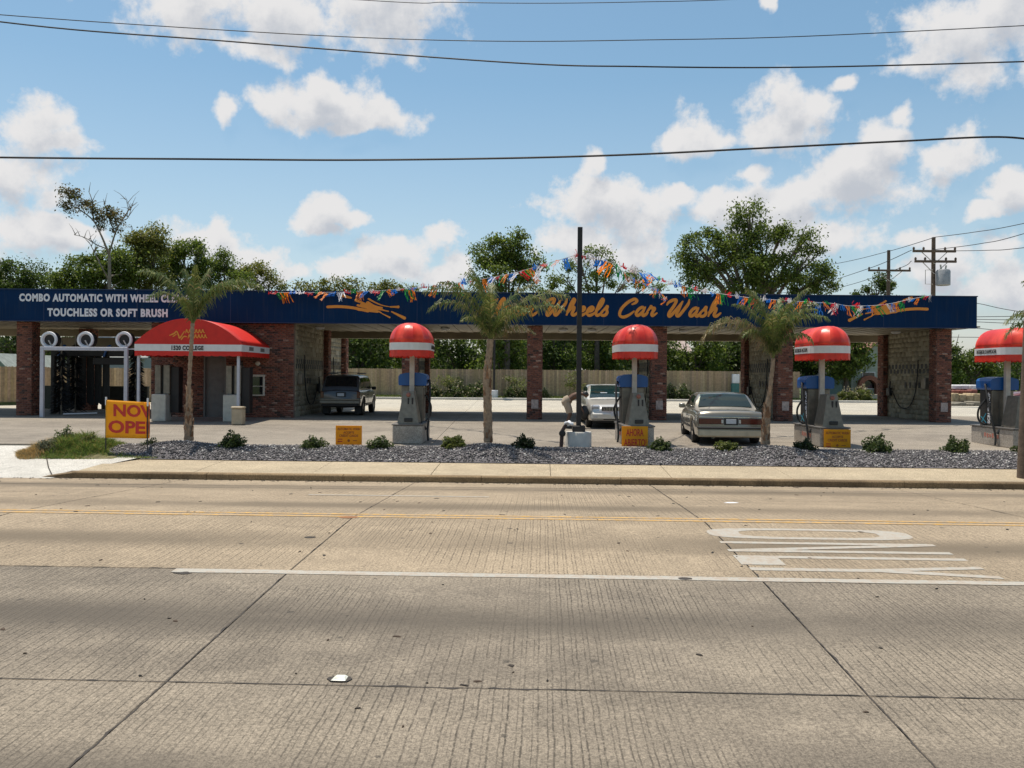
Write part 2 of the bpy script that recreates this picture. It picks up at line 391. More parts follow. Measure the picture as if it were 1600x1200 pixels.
M_whitepipe = plain('white_powder_coat', (.50, .50, .55), .4, var=.08)
M_letterwhite = plain('white_letter', (.74, .74, .76), .5, var=.05)
M_red = plain('red_awning_vinyl', (.74, .036, .018), .36, var=.16, scale=5, tint=True, trans=.12, bump=.25, bscale=4)
M_redaw = plain('red_awning_canvas', (.70, .024, .013), .55, var=.10, scale=3, trans=.15, bump=.2, bscale=5)
M_band = plain('white_awning_band', (.70, .68, .66), .4, var=.06)
M_black = plain('black_print', (.02, .02, .02), .5)
M_blackpaint = plain('black_painted_steel', (.014, .011, .011), .55, var=.2)
M_rubber = plain('black_rubber', (.018, .018, .018), .7)
M_steel = plain('brushed_stainless', (.20, .178, .145), .42, metal=.55, var=.18, scale=9)
M_galv = plain('grey_post_paint', (.45, .42, .38), .45, metal=.2, var=.15)
M_island = concrete('island_concrete', (.40, .355, .30), (.29, .25, .21), stain=.7, spots=.2, scale=2)
M_islanddark = plain('island_plate', (.16, .15, .14), .5, metal=.5)
M_cap = plain('blue_plastic_cap', (.006, .085, .30), .35, var=.08)
M_yellow = plain('yellow_sign_board', (.88, .43, .008), .5, var=.06, trans=.4)
M_signred = plain('red_sign_letter', (.48, .022, .012), .5)
M_signbrown = plain('brown_sign_letter', (.36, .10, .012), .5)
M_door = plain('grey_steel_door', (.14, .135, .13), .5)
M_glassdark = plain('dark_glass', (.012, .014, .016), .06, spec=.8)
M_tan = plain('tan_plastic', (.42, .34, .23), .6)
M_cream = plain('cream_metal', (.50, .47, .40), .5)
M_fence = plain('weathered_fence_board', (.42, .31, .20), .9, tint=True, var=.2, scale=8)
M_fencer = plain('fence_rail', (.22, .17, .12), .9)
M_grass = plain('grass_blades', (1, 1, 1), .8, tint=True, trans=.3, var=.1)
M_soil = plain('grass_ground', (.10, .12, .035), .95, var=.35, scale=2.5)
M_leaf = plain('leaves', (1, 1, 1), .55, tint=True, trans=.5, var=.08)
M_bark = plain('tree_bark', (.13, .10, .08), .9, var=.3, scale=6, bump=.5, bscale=20)
M_deadwood = plain('pale_dead_branches', (.20, .165, .13), .9, var=.2)
M_palmbark = plain('palm_bark', (.36, .27, .19), .9, tint=True, var=.3, scale=14, bump=.6, bscale=30)
M_frond = plain('palm_leaflets', (1, 1, 1), .5, tint=True, trans=.3, var=.1)
M_stone = plain('slate_gravel', (1, 1, 1), .8, tint=True, var=.15, scale=30)
M_stonebase = plain('gravel_bed', (.13, .12, .125), .95, var=.4, scale=40, bump=.8, bscale=60)
M_wire = plain('wire_black', (.012, .012, .014), .6)
M_polewood = plain('utility_pole_wood', (.12, .085, .06), .9, var=.25, scale=8, bump=.4, bscale=30)
M_grey = plain('transformer_grey', (.30, .31, .32), .5)
M_linewhite = wornpaint('road_paint_white', (.43, .42, .37), .7, var=.18, scale=9)
M_lineyellow = wornpaint('road_paint_yellow', (.66, .36, .045), .7, var=.2, scale=7)
M_yard = plain('yard_grass', (.085, .12, .03), .95, var=.3, scale=1.5)

# ------------------------------------------------------------------ ground, road
def RD(u, v, z=0): s, c = math.sin(ROADTH), math.cos(ROADTH); return Vector((u * c + v * s, -u * s + v * c, z))
def uv_of(X, Y): s, c = math.sin(ROADTH), math.cos(ROADTH); return X * c - Y * s, X * s + Y * c
ROADZ = [(-3.1, -.62), (0, -.56), (3.1, -.49), (6.2, -.395), (9.3, -.275), (12.4, -.205), (15.5, -.33), (18.6, -.455)]
def road_z(v):
    return float(np.interp(v, [a for a, b in ROADZ], [b for a, b in ROADZ]))
LOT = [(22.5, 0), (24.2, 0.0), (29, .08), (34, .16), (39.5, .18), (45, .22), (50.5, .26), (55.5, .32)]
def lot_z(d): return float(np.interp(d, [a for a, b in LOT], [b for a, b in LOT]))

def sheet(name, prof, x0, x1, mat, kind='structure', parent=None, frame=None):
    mb = MB(); n = len(prof); vs = []
    for (d, z) in prof:
        for x in (x0, x1): vs.append(RD(x, d, z) if frame else (x, d, z))
    mb.add(vs, [(2 * i, 2 * i + 1, 2 * i + 3, 2 * i + 2) for i in range(n - 1)])
    o = mb.build(name, mat, parent); tag(o, kind=kind) if kind else None; return o
sheet('ground', [(-2500, -.9), (57.2, -.9), (57.6, .28), (2800, .6)], -2500, 2500, M_yard)

def slabrow(name, parent, us, v0, v1, z0, z1, mat, road=True, gap=.010, th=.05, jitter=0.):
    """one row of separate slabs; all of equal length share a mesh"""
    cache = {}
    for a, b in zip(us[:-1], us[1:]):
        key = round(b - a, 3)
        if key not in cache:
            g = gap / 2; c = .006; Lh = b - a; Wv = v1 - v0
            mb = MB(); zz = lambda v: (z1 - z0) * v / Wv
            o_ = [(g, g), (Lh - g, g), (Lh - g, Wv - g), (g, Wv - g)]
            i_ = [(g + c, g + c), (Lh - g - c, g + c), (Lh - g - c, Wv - g - c), (g + c, Wv - g - c)]
            vs = [(x, y, zz(y) - th) for x, y in o_] + [(x, y, zz(y) - c) for x, y in o_] + [(x, y, zz(y)) for x, y in i_]
            fs = [(8, 9, 10, 11)] + [(i, (i + 1) % 4, 4 + (i + 1) % 4, 4 + i) for i in range(4)] + [(4 + i, 4 + (i + 1) % 4, 8 + (i + 1) % 4, 8 + i) for i in range(4)]
            mb.add(vs, fs); cache[key] = mb.mesh(name, mat)
        p = RD(a, v0, z0) if road else Vector((a, v0, z0))
        p.z += random.uniform(-jitter, jitter)
        link(name, cache[key], parent, p, (0, 0, -ROADTH if road else 0))

road = sheet('road', [(v, z - .03) for v, z in ROADZ], -80, 80, M_joint, frame=True)
us = [2.33 + 5.05 * k for k in range(-8, 9)]
for i in range(len(ROADZ) - 1):
    v0, z0 = ROADZ[i]; v1, z1 = ROADZ[i + 1]
    slabrow('road_slab', road, us, v0, v1, z0, z1, M_road_near if v1 < 9.5 else M_road_far, jitter=.0015)
def sealant():
    mb = MB(); rs = random.Random(5)
    def run(p0, p1, w0, w1, step):
        n = int(math.hypot(p1[0] - p0[0], p1[1] - p0[1]) / step); vs = []; du, dv = (p1[0] - p0[0]) / n, (p1[1] - p0[1]) / n; L_ = math.hypot(du, dv); ax, ay = -dv / L_, du / L_; off = 0
        for i in range(n + 1):
            off = off * .8 + rs.uniform(-.004, .004); a = rs.uniform(w0, w1) * (2.4 if rs.random() < .06 else 1); b = rs.uniform(w0, w1) * (2.2 if rs.random() < .05 else 1)
            u, v = p0[0] + du * i, p0[1] + dv * i
            for q in (a + off, -b + off): vs.append(RD(u + ax * q, v + ay * q, road_z(v + ay * q) + .0032))
        mb.add(vs, [(2 * i, 2 * i + 1, 2 * i + 3, 2 * i + 2) for i in range(n)])
    for u in us[4:13]:
        for a, b in ((3.2, 9.28), (9.32, 12.38), (12.9, 18.5)): run((u, a), (u, b), .002, .009 if b < 10 else .008, .05)
    run((-16, 6.2), (16, 6.2), .003, .011, .06); run((-22, 9.3), (-3.9, 9.3), .003, .009, .08)
    o = mb.build('joint_sealant', M_joint, road); tag(o, kind='stuff')
sealant()
def stripe(name, poly, mat, parent=None, dz=.004, sub=1):
    """flat paint on the road from (u, v) points"""
    mb = MB(); mb.add([RD(u, v, road_z(v) + dz) for u, v in poly], [tuple(range(len(poly)))])
    return mb.build(name, mat, parent)
def ragged(u0, u1, v0, v1, step=.35, amp=.006):
    n = max(2, int((u1 - u0) / step)); top = []; bot = []
    for i in range(n + 1):
        u = u0 + (u1 - u0) * i / n
        top.append((u, v1 + random.uniform(-amp, amp))); bot.append((u, v0 + random.uniform(-amp, amp)))
    return bot, top
def paintline(name, u0, u1, v0, v1, mat, parent=None, amp=.006):
    bot, top = ragged(u0, u1, v0, v1, amp=amp); mb = MB(); n = len(bot)
    vs = [RD(u, v, road_z(v) + .0045) for u, v in bot + top]
    mb.add(vs, [(i, i + 1, n + i + 1, n + i) for i in range(n - 1)])
    return mb.build(name, mat, parent)
lines = bpy.data.objects.new('road_marking', None); COL.objects.link(lines); tag(lines, kind='structure')
paintline('white_lane_line', uv_of(XP(272, 9.32), 9.32)[0], 60, 9.14, 9.285, M_linewhite, lines)
paintline('yellow_centre_line', -60, 60, 12.42, 12.53, M_lineyellow, lines)
paintline('yellow_centre_line', -60, 60, 12.70, 12.80, M_lineyellow, lines)
paintline('white_dash', uv_of(XP(478, 15.5), 15.5)[0], uv_of(XP(765, 15.5), 15.5)[0], 15.52, 15.63, M_linewhite, lines)
# worn ONLY in the turn lane, read by a driver heading right
def only():
    root = thing('painted_word', 'stretched white ONLY painted in the turn lane between the yellow and white lines', 'road marking')
    a, b = 2.27, 4.94
    def letter(nm, polys):
        mb = MB()
        for k, P in enumerate(polys):
            mb.add([RD(u, v, road_z(v) + .0045 + .0006 * k) for u, v in P], [tuple(range(len(P)))])
        mb.build(nm, M_linewhite, root)
    # O : a ring
    v0, v1 = 11.28, 11.98; n = 40; vs = []; fs = []
    mb = MB(); cu, cv = (a + b) / 2 - .05, (v0 + v1) / 2; A = (b - a) / 2; B = (v1 - v0) / 2
    for i in range(n):
        t = 2 * math.pi * i / n; c, s = math.cos(t), math.sin(t)
        e = lambda q: math.copysign(abs(q) ** .6, q)
        u, v = cu + A * e(c), cv + B * e(s); ui, vi = cu + (A - .42) * e(c), cv + (B - .13) * e(s)
        vs += [RD(u, v, road_z(v) + .0045), RD(ui, vi, road_z(vi) + .0045)]
    for i in range(n): j = (i + 1) % n; fs.append((2 * i, 2 * j, 2 * j + 1, 2 * i + 1))
    mb.add(vs, fs); mb.build('letter_o', M_linewhite, root)
    letter('letter_n', [[(a, 10.98), (b, 10.98), (b, 11.10), (a, 11.10)], [(a, 10.52), (b, 10.52), (b, 10.64), (a, 10.64)],
                        [(a + .05, 10.64), (a + .65, 10.62), (b - .05, 10.96), (b - .6, 10.99)]])
    letter('letter_l', [[(a, 10.20), (b + .02, 10.20), (b + .02, 10.32), (a, 10.32)], [(a, 9.86), (a + .5, 9.86), (a + .5, 10.205), (a, 10.205)]])
    letter('letter_y', [[(a + .05, 9.60), (a + 1.45, 9.60), (a + 1.45, 9.73), (a + .05, 9.73)],
                        [(a + 1.4, 9.60), (b, 9.38), (b, 9.50), (a + 1.45, 9.73)], [(a + 1.4, 9.61), (b, 9.80), (b, 9.92), (a + 1.4, 9.735)]])
only()
# reflective button, with the glue patch
t = thing('road_reflector', 'square white raised reflector on a black glue patch in the near lane', 'reflector')
c = at(531, 1056, 6.36); c.z = road_z(uv_of(c.x, 6.36)[1]) + .002; t.location = c; t.scale = (.82, .82, .82)
mb = MB(); n = 14
mb.add([(math.cos(i * 2 * math.pi / n) * .115 * random.uniform(.85, 1.1), math.sin(i * 2 * math.pi / n) * .085 * random.uniform(.85, 1.1), .006) for i in range(n)], [tuple(range(n))])
o = mb.mesh('glue_patch', M_joint); link('glue_patch', o, t)
mb = MB(); mb.add([(-.07, -.055, .007), (.06, -.06, .007), (.065, .055, .007), (-.055, .06, .007), (-.032, -.032, .028), (.045, -.032, .026), (.045, .036, .026), (-.03, .034, .028)],
       [(4, 5, 6, 7), (0, 1, 5, 4), (1, 2, 6, 5), (2, 3, 7, 6), (3, 0, 4, 7)])
link('lens_block', mb.mesh('lens_block', plain('reflector_plastic', (.78, .78, .68), .35)), t)
# flattened tar blobs and scraps
def scrap(name, label, px, py, d, size, mat, cat='litter', tall=.006):
    c = at(px, py, d); v = uv_of(c.x, c.y)[1]; z = road_z(v); mb = MB(); n = 9
    ring = [(math.cos(i * 2 * math.pi / n) * size * random.uniform(.6, 1.15), math.sin(i * 2 * math.pi / n) * size * .6 * random.uniform(.6, 1.15)) for i in range(n)]
    mb.add([(x, y, .002) for x, y in ring] + [(x * .7, y * .7, tall * random.uniform(.7, 1.3)) for x, y in ring], [tuple(range(n, 2 * n))] + [(i, (i + 1) % n, n + (i + 1) % n, n + i) for i in range(n)])
    o = mb.build(name, mat); o.location = (c.x, c.y, z); return tag(o, label, cat)
scrap('tar_patch', 'curled black tar scrap just under the white line near the middle', 1068, 905, 9.15, .11, M_joint, 'tar scrap')
scrap('tar_patch', 'black tar blob under the left end of the white line', 285, 898, 9.25, .12, M_joint, 'tar scrap')
scrap('tar_patch', 'rusty metal scrap on the yellow centre line', 545, 808, 12.5, .17, plain('rusty_scrap', (.26, .12, .05), .9), 'scrap')
scrap('tar_patch', 'dark leaf like tar fleck left of centre in the turn lane', 484, 837, 11.1, .09, M_joint, 'tar scrap')
scrap('paper_scrap', 'small white paper scrap lying in the far lane on the right', 1143, 785, 15.0, .14, M_white)

# flecks of tar, rubber and leaves, thick in the gutter
def flecks():
    mb = MB(); rs = random.Random(11)
    def fl(u, v, r, z):
        n = 7; a0 = rs.uniform(0, 3.1); q = []
        for i in range(n):
            a = 2 * math.pi * i / n; rr = r * rs.uniform(.55, 1.25); x, y = rr * math.cos(a) * 1.7, rr * math.sin(a) * .8; q.append((x * math.cos(a0) - y * math.sin(a0), x * math.sin(a0) + y * math.cos(a0)))
        top = [RD(u + x * .7, v + y * .7, road_z(v) + .006 + rs.uniform(0, .004)) for x, y in q]; bot = [RD(u + x, v + y, road_z(v + y) + .0005) for x, y in q]
        mb.add(bot + top, [tuple(range(n, 2 * n))] + [(i, (i + 1) % n, n + (i + 1) % n, n + i) for i in range(n)], 0, rs.choice([(.5, .5, .5), (1, .9, .8), (1.6, 1.2, .9)]))
    for _ in range(110):
        v = rs.uniform(4.8, 18.3); fl(rs.uniform(-.75, .75) * v, v, rs.choice([.006, .009, .011, .016]) * (1 + v / 14), 0)
    for _ in range(260): fl(rs.uniform(-13, 14), 18.55 - abs(rs.gauss(0, .10)), rs.uniform(.008, .03), 0)
    o = mb.build('road_debris', plain('debris_dark', (.045, .04, .035), .9, tint=True)); tag(o, 'scattered dark tar flecks and leaf bits on the road and along the gutter', 'debris', kind='stuff')
flecks()
# kerb, sidewalk
kerb = bpy.data.objects.new('kerb', None); COL.objects.link(kerb); tag(kerb, kind='structure')
KX0 = -10.3
def kerbseg(L_):
    mb = MB(); pr = [(0, -.55), (0, -.345), (.015, -.325), (.04, -.315), (.17, -.312), (.17, -.55)]
    g = .006; n = len(pr)
    vs = [(g, y, z) for y, z in pr] + [(L_ - g, y, z) for y, z in pr]
    mb.add(vs, [(i, i + 1, n + i + 1, n + i) for i in range(n - 1)] + [tuple(range(n))[::-1], tuple(range(n, 2 * n))]); return mb.mesh('kerb_stone', M_kerb)
ks = kerbseg(3.0)
for k in range(16): link('kerb_stone', ks, kerb, RD(KX0 + 3 * k, 18.6, 0), (0, 0, -ROADTH))
for k in range(8): link('kerb_stone', ks, kerb, RD(-42 + 3 * k - 6, 18.6, 0), (0, 0, -ROADTH)) if -42 + 3 * k - 3 < -21 else None
# end of the kerb dips down
mb = MB(); pr = [(0, 0), (.17, 0)]
mb.add([RD(KX0 - .75, 18.6, -.45), RD(KX0, 18.6, -.345), RD(KX0, 18.77, -.312), RD(KX0 - .75, 18.77, -.44), RD(KX0 - .75, 18.6, -.6), RD(KX0, 18.6, -.6)], [(0, 1, 2, 3), (4, 5, 1, 0)])
mb.build('kerb_end', M_kerb, kerb)
sidewalk = sheet('sidewalk', [(18.76, -.37), (20.9, -.29)], KX0 - .3, 60, M_joint, frame=True)
slabrow('sidewalk_slab', sidewalk, [KX0 + .02 + (3.1 if k % 2 else 3.0) * 0 + 2.62 * k for k in range(0, 22)], 18.775, 20.62, -.316, -.236, M_walk, gap=.010, jitter=.002)
# driveway apron
apron = bpy.data.objects.new('driveway', None); COL.objects.link(apron); tag(apron, kind='structure')
mb = MB(); AP = [(18.5, -.452), (19.4, -.32), (20.6, -.19), (22.50, -.004)]
vs = []
for v, z in AP:
    xr = np.interp(v, [18.5, 20.6, 22.5], [-10.05 - .65, -9.75, -9.2]); vs += [RD(-60, v, z), RD(-14.2, v, z), RD(-14.18, v, z), RD(xr, v, z)]
fs = []
for i in range(3):
    fs += [(4 * i, 4 * i + 1, 4 * i + 5, 4 * i + 4), (4 * i + 2, 4 * i + 3, 4 * i + 7, 4 * i + 6)]
mb.add(vs, fs); mb.build('driveway_slab', M_apron, apron)
mb = MB()   # the tooled joint that crosses the apron flare
q = [RD(-12.05, 20.6, -.19), RD(-11.3, 19.4, -.315), RD(-10.75, 18.62, -.435)]
for a_, b_ in zip(q[:-1], q[1:]):
    mb.add([a_ + Vector((0, 0, .006)), a_ + Vector((.03, 0, .006)), b_ + Vector((.03, 0, .006)), b_ + Vector((0, 0, .006))], [(0, 1, 2, 3)])
mb.build('tooled_joint', M_joint, apron)

# lot
lot = sheet('parking_lot', [(d, z - .03) for d, z in LOT], -70, 70, M_joint)
lus = [-60.9 + 5.34 * k for k in range(23)]
for i in range(len(LOT) - 1):
    d0, z0 = LOT[i]; d1, z1 = LOT[i + 1]
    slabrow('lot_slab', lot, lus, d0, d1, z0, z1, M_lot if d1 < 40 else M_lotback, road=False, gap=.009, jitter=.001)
# back kerb and grass strip
mb = MB(); mb.bbox(-60, 60, 55.5, 55.75, .1, .46, .03); tag(mb.build('back_kerb', M_apron), kind='structure')
sheet('grass_verge', [(55.74, .40), (57.0, .47), (58.5, .50)], -60, 60, M_soil)

# ------------------------------------------------------------------ gravel bed
def gz(X, Y):
    u, v = uv_of(X, Y); t = (Y - (20.62 - .035 * X)) / max(.3, 22.5 - (20.62 - .035 * X))
    t = min(max(t, 0), 1); z = -.225 + .225 * t + .10 * math.sin(math.pi * t)
    for mx in (XP(295, 22.6), XP(762, 22.6), XP(1195, 22.6)): z += .13 * math.exp(-((X - mx) / .75) ** 2) * math.sin(math.pi * min(1, t * .9 + .1)) ** .5 * min(1, t * 6) * (1 if t < .97 else .3)
    return z
GX0, GX1 = -10.3, 15.5
mb = MB(); nx, ny = 90, 10; vs = []
for i in range(nx + 1):
    X = GX0 + (GX1 - GX0) * i / nx
    y0 = 20.63 - .035 * X
    for j in range(ny + 1):
        Y = y0 + (22.49 - y0) * j / ny; vs.append((X, Y, gz(X, Y)))
mb.add(vs, [(i * (ny + 1) + j, (i + 1) * (ny + 1) + j, (i + 1) * (ny + 1) + j + 1, i * (ny + 1) + j + 1) for i in range(nx) for j in range(ny)])
gb = mb.build('gravel_bed', M_stonebase, smooth=True); tag(gb, kind='structure')
def gravel(n):
    base = np.array([(1, 0, 0), (-1, 0, 0), (0, 1, 0), (0, -1, 0), (0, 0, 1), (0, 0, -1)], float)
    f = np.array([(0, 2, 4), (2, 1, 4), (1, 3, 4), (3, 0, 4), (2, 0, 5), (1, 2, 5), (3, 1, 5), (0, 3, 5)])
    X = rng.uniform(GX0 + .3, GX1, n); y0 = 20.65 - .035 * X; Y = y0 + (22.47 - y0) * rng.random(n)
    Z = np.array([gz(a, b) for a, b in zip(X, Y)])
    s = rng.uniform(.012, .036, n)[:, None, None] * rng.uniform(.55, 1.35, (n, 1, 3))
    V = base[None] * s * rng.uniform(.7, 1.2, (n, 6, 1))
    a = rng.uniform(0, 2 * np.pi, n); b = rng.uniform(-.7, .7, n)
    ca, sa, cb, sb = np.cos(a), np.sin(a), np.cos(b), np.sin(b)
    x, y, z = V[..., 0], V[..., 1], V[..., 2]
    x, z = x * cb[:, None] + z * sb[:, None], -x * sb[:, None] + z * cb[:, None]
    x, y = x * ca[:, None] - y * sa[:, None], x * sa[:, None] + y * ca[:, None]
    V = np.stack([x + X[:, None], y + Y[:, None], z + Z[:, None] + .008], -1).reshape(-1, 3)
    Fc = (f[None] + (np.arange(n) * 6)[:, None, None]).reshape(-1, 3)
    k = rng.uniform(.03, .155, (n, 1)); C = np.concatenate([k * 1.02, k * .95, k * .96], 1)
    pale = rng.random(n) < .10; C[pale] = rng.uniform(.35, .55, (pale.sum(), 1)) * np.array([1, .96, .9])
    C = np.repeat(C, 6, 0)
    return npmesh('gravel', V, Fc, C, M_stone)
o = link('gravel', gravel(26000)); tag(o, 'loose dark slate gravel filling the planting bed behind the sidewalk', 'gravel', kind='stuff')

# ------------------------------------------------------------------ grass
def blades(name, pts, hmin, hmax, cols, wid=.008, lean=.5):
    """pts (N,3) roots; a blade is one bent strip of 2 quads"""
    n = len(pts); h = rng.uniform(hmin, hmax, n) if np.isscalar(hmin) else hmin * rng.uniform(.6, 1.1, n)
    a = rng.uniform(0, 2 * np.pi, n); ln = rng.uniform(.1, lean, n) * h
    dx, dy = np.cos(a) * ln, np.sin(a) * ln; b = rng.uniform(0, 2 * np.pi, n); wx, wy = np.cos(b) * wid, np.sin(b) * wid
    P = pts
    def lay(t, w): return np.stack([P[:, 0] + dx * t ** 2 + wx * w, P[:, 1] + dy * t ** 2 + wy * w, P[:, 2] + h * t * (1 - .15 * t)], -1)
    V = np.stack([lay(0, -1), lay(0, 1), lay(.55, -.8), lay(.55, .8), lay(1, -.15), lay(1, .15)], 1).reshape(-1, 3)
    f = np.array([(0, 1, 3, 2), (2, 3, 5, 4)]); Fc = (f[None] + (np.arange(n) * 6)[:, None, None]).reshape(-1, 4)
    C = np.array(cols)[rng.integers(0, len(cols), n)] * rng.uniform(.7, 1.3, (n, 1)); C = np.repeat(C, 6, 0)
    return npmesh(name, V, Fc, C, M_grass)
# weedy clump at the bed's left end
cx0, cx1 = XP(34, 21.5), XP(262, 21.5)
def weedz(X, Y):
    t = (X - cx0) / (cx1 - cx0)
    base = np.where(X < -9.6, np.interp(Y + .035 * X, [18.5, 20.6, 22.5], [-.452, -.19, -.004]), -.235 + .225 * np.clip((Y - 20.9) / 1.5, 0, 1) + .06)
    k = np.clip((Y - 20.8) / .45, 0, 1) * np.clip((22.5 - Y) / .3, 0, 1)
    bump = .11 * np.exp(-((t - .30) / .12) ** 2) + .10 * np.exp(-((t - .50) / .14) ** 2) + .06 * np.exp(-((t - .16) / .08) ** 2)
    return base + bump * k, t
n = 26000; X = rng.uniform(cx0, cx1, n); Y = rng.uniform(20.72, 22.42, n); Z, t = weedz(X, Y)
lump = .5 + .5 * np.sin(X * 5.3 + Y * 3.1) * np.cos(Y * 6.2 - X * 2.7) + .35 * np.sin(X * 13 + 1) * np.sin(Y * 11)
hh = (.05 + .30 * np.exp(-((t - .31) / .07) ** 2) + .24 * np.exp(-((t - .47) / .13) ** 2) + .10 * np.exp(-((t - .14) / .07) ** 2)) * np.clip(.55 + .55 * lump, .2, 1.4)
hh *= np.clip((Y - 20.72) / .55, .3, 1)
ed = np.clip(t / .14, 0, 1) ** .6
keep = (np.abs(Y - 21.57) < .86 * ed + .03 * rng.normal(0, 1, n)) & (rng.random(n) < np.where(t > .66, .30 + .25 * lump.clip(0, 1), .95))
X, Y, Z, hh, t, lump = (q[keep] for q in (X, Y, Z, hh, t, lump))
P = np.stack([X, Y, Z - .01], -1)
tag(link('weedy_grass', blades('weedy_grass', P, hh, None, [(.15, .23, .04), (.20, .27, .05), (.10, .17, .03), (.30, .26, .08)], wid=.009, lean=1.0)), 'overgrown green weeds and grass tuft on the left end of the gravel bed', 'grass', kind='stuff')
sel = t < .20 + rng.normal(0, .03, len(t))
tag(link('dry_grass', blades('dry_grass', P[sel] + np.array([-.04, -.05, 0]), hh[sel] * 1.3 + .05, None, [(.50, .32, .12), (.42, .28, .10), (.26, .22, .11)], wid=.008, lean=1.2)), 'dried straw coloured grass fringing the left side of the weed clump', 'grass', kind='stuff')
mb = MB(); nx, ny = 44, 14; vs = []
for i in range(nx + 1):
    for j in range(ny + 1):
        xx = cx0 + .05 + (XP(196, 21.5) - cx0) * i / nx; w_ = .90 * min(1, (i / nx) / .12 + .05) ** .6; yy = 21.58 + w_ * (2 * j / ny - 1)
        z_, _t = weedz(np.array([xx]), np.array([yy])); e_ = 1 if 0 < j < ny and 0 < i < nx else 0
        vs.append((xx, yy, float(z_[0]) - .035 + .05 * e_ + .008 * math.sin(i * 2.1) * math.cos(j * 1.7)))
mb.add(vs, [(i * (ny + 1) + j, (i + 1) * (ny + 1) + j, (i + 1) * (ny + 1) + j + 1, i * (ny + 1) + j + 1) for i in range(nx) for j in range(ny)])
tag(mb.build('soil_mound', plain('weed_soil', (.13, .115, .05), .95, var=.45, scale=9), smooth=True), kind='structure')
# verge grass behind
n = 9000; X = rng.uniform(-32, 30, n); Y = rng.uniform(55.9, 57.9, n)
me = blades('verge_grass', np.stack([X, Y, .40 + (Y - 55.74) * .04], -1), .05, .16, [(.16, .20, .04), (.20, .22, .05), (.12, .16, .03)], wid=.03, lean=.5)
tag(link('verge_grass', me), 'mown grass strip along the foot of the wooden fence', 'grass', kind='stuff')

# ------------------------------------------------------------------ bricks
def brickmass(faces, bl=.203, bh=.067, th=.012, joint=.010, pal=None, miss=0.0):
    """faces: (origin, along, length, height, outward). Every brick its own little block, standing proud of the mortar."""
    Vs = []; Cs = []
    for (o, u, Lg, H, nrm) in faces:
        o, u, nrm = Vector(o), Vector(u).normalized(), Vector(nrm).normalized()
        rows = int(H / (bh + joint)); rh = H / rows
        for r in range(rows):
            x = -(bl + joint) / 2 * (r % 2)
            while x < Lg - .01:
                a = max(x, 0) + joint / 2; b = min(x + bl + joint, Lg) - joint / 2
                if b - a > .02:
                    z0 = r * rh + joint / 2; z1 = (r + 1) * rh - joint / 2; t = th + random.uniform(-.004, .004)
                    p = []
                    for dn in (-.002, t):
                        for (xx, zz) in ((a, z0), (b, z0), (b, z1), (a, z1)):
                            q = o + u * xx + nrm * dn; p.append((q.x, q.y, q.z + zz))
                    Vs.append(p)
                    k = random.random()
                    base = pal[0] if k < .66 else pal[1] if k < .84 else pal[2] if k < .95 else pal[3]
                    j = random.uniform(.78, 1.2); Cs.append([c * j for c in base])
                x += bl + joint
    V = np.array(Vs).reshape(-1, 3); C = np.repeat(np.array(Cs), 8, 0)
    f = np.array([(4, 5, 6, 7), (0, 1, 5, 4), (1, 2, 6, 5), (2, 3, 7, 6), (3, 0, 4, 7)])
    Fc = (f[None] + (np.arange(len(Vs)) * 8)[:, None, None]).reshape(-1, 4)
    return V, Fc, C
BRICKPAL = [(.21, .082, .052), (.155, .055, .038), (.07, .038, .030), (.33, .20, .15)]
BLOCKPAL = [(.9, .88, .84), (.88, .86, .82), (.86, .84, .80), (.92, .9, .86)]
def masonry(name, faces, parent, mat=M_brick, pal=BRICKPAL, **kw):
    V, Fc, C = brickmass(faces, pal=pal, **kw)
    o = link(name, npmesh(name, V, Fc, C, mat)); attach(o, parent); tag(o, kind='stuff'); return o
def pillar_faces(x0, x1, y0, y1, z0, z1):
    h = z1 - z0
    return [((x0, y0, z0), (1, 0, 0), x1 - x0, h, (0, -1, 0)), ((x1, y0, z0), (0, 1, 0), y1 - y0, h, (1, 0, 0)),
            ((x0, y1, z0), (0, -1, 0), y1 - y0, h, (-1, 0, 0)), ((x1, y1, z0), (-1, 0, 0), x1 - x0, h, (0, 1, 0))]

# ------------------------------------------------------------------ text
def textmesh(s, w, h, mats, bold=.02, depth=.004, name='lettering', spacing=1.0, shear=0):
    cu = bpy.data.curves.new('t', 'FONT'); cu.body = s; cu.size = 1; cu.offset = bold; cu.extrude = depth; cu.space_character = spacing; cu.shear = shear
    cu.resolution_u = 3
    o = bpy.data.objects.new('t', cu); COL.objects.link(o)
    dg = bpy.context.evaluated_depsgraph_get(); me = bpy.data.meshes.new_from_object(o.evaluated_get(dg))
    bpy.data.objects.remove(o); bpy.data.curves.remove(cu)
    V = np.zeros(len(me.vertices) * 3, np.float32); me.vertices.foreach_get('co', V); V = V.reshape(-1, 3)
    lo, hi = V.min(0), V.max(0); V[:, 0] = (V[:, 0] - lo[0]) / (hi[0] - lo[0]) * w - w / 2; V[:, 1] = (V[:, 1] - lo[1]) / (hi[1] - lo[1]) * h
    W3 = np.stack([V[:, 0], -V[:, 2], V[:, 1]], -1)         # stands up, reads from -Y
    me.vertices.foreach_set('co', W3.ravel()); me.name = name
    me.materials.clear(); me.materials.append(mats); me.update()
    return me
def lettering(s, cx, y, zb, w, h, mat, parent, facing=(0, -1), **kw):
    me = textmesh(s, w, h, mat, **kw); rz = math.atan2(facing[0], -facing[1])
    o = link('lettering', me); o.location = (cx, y, zb); o.rotation_euler = (0, 0, rz); attach(o, parent); return o

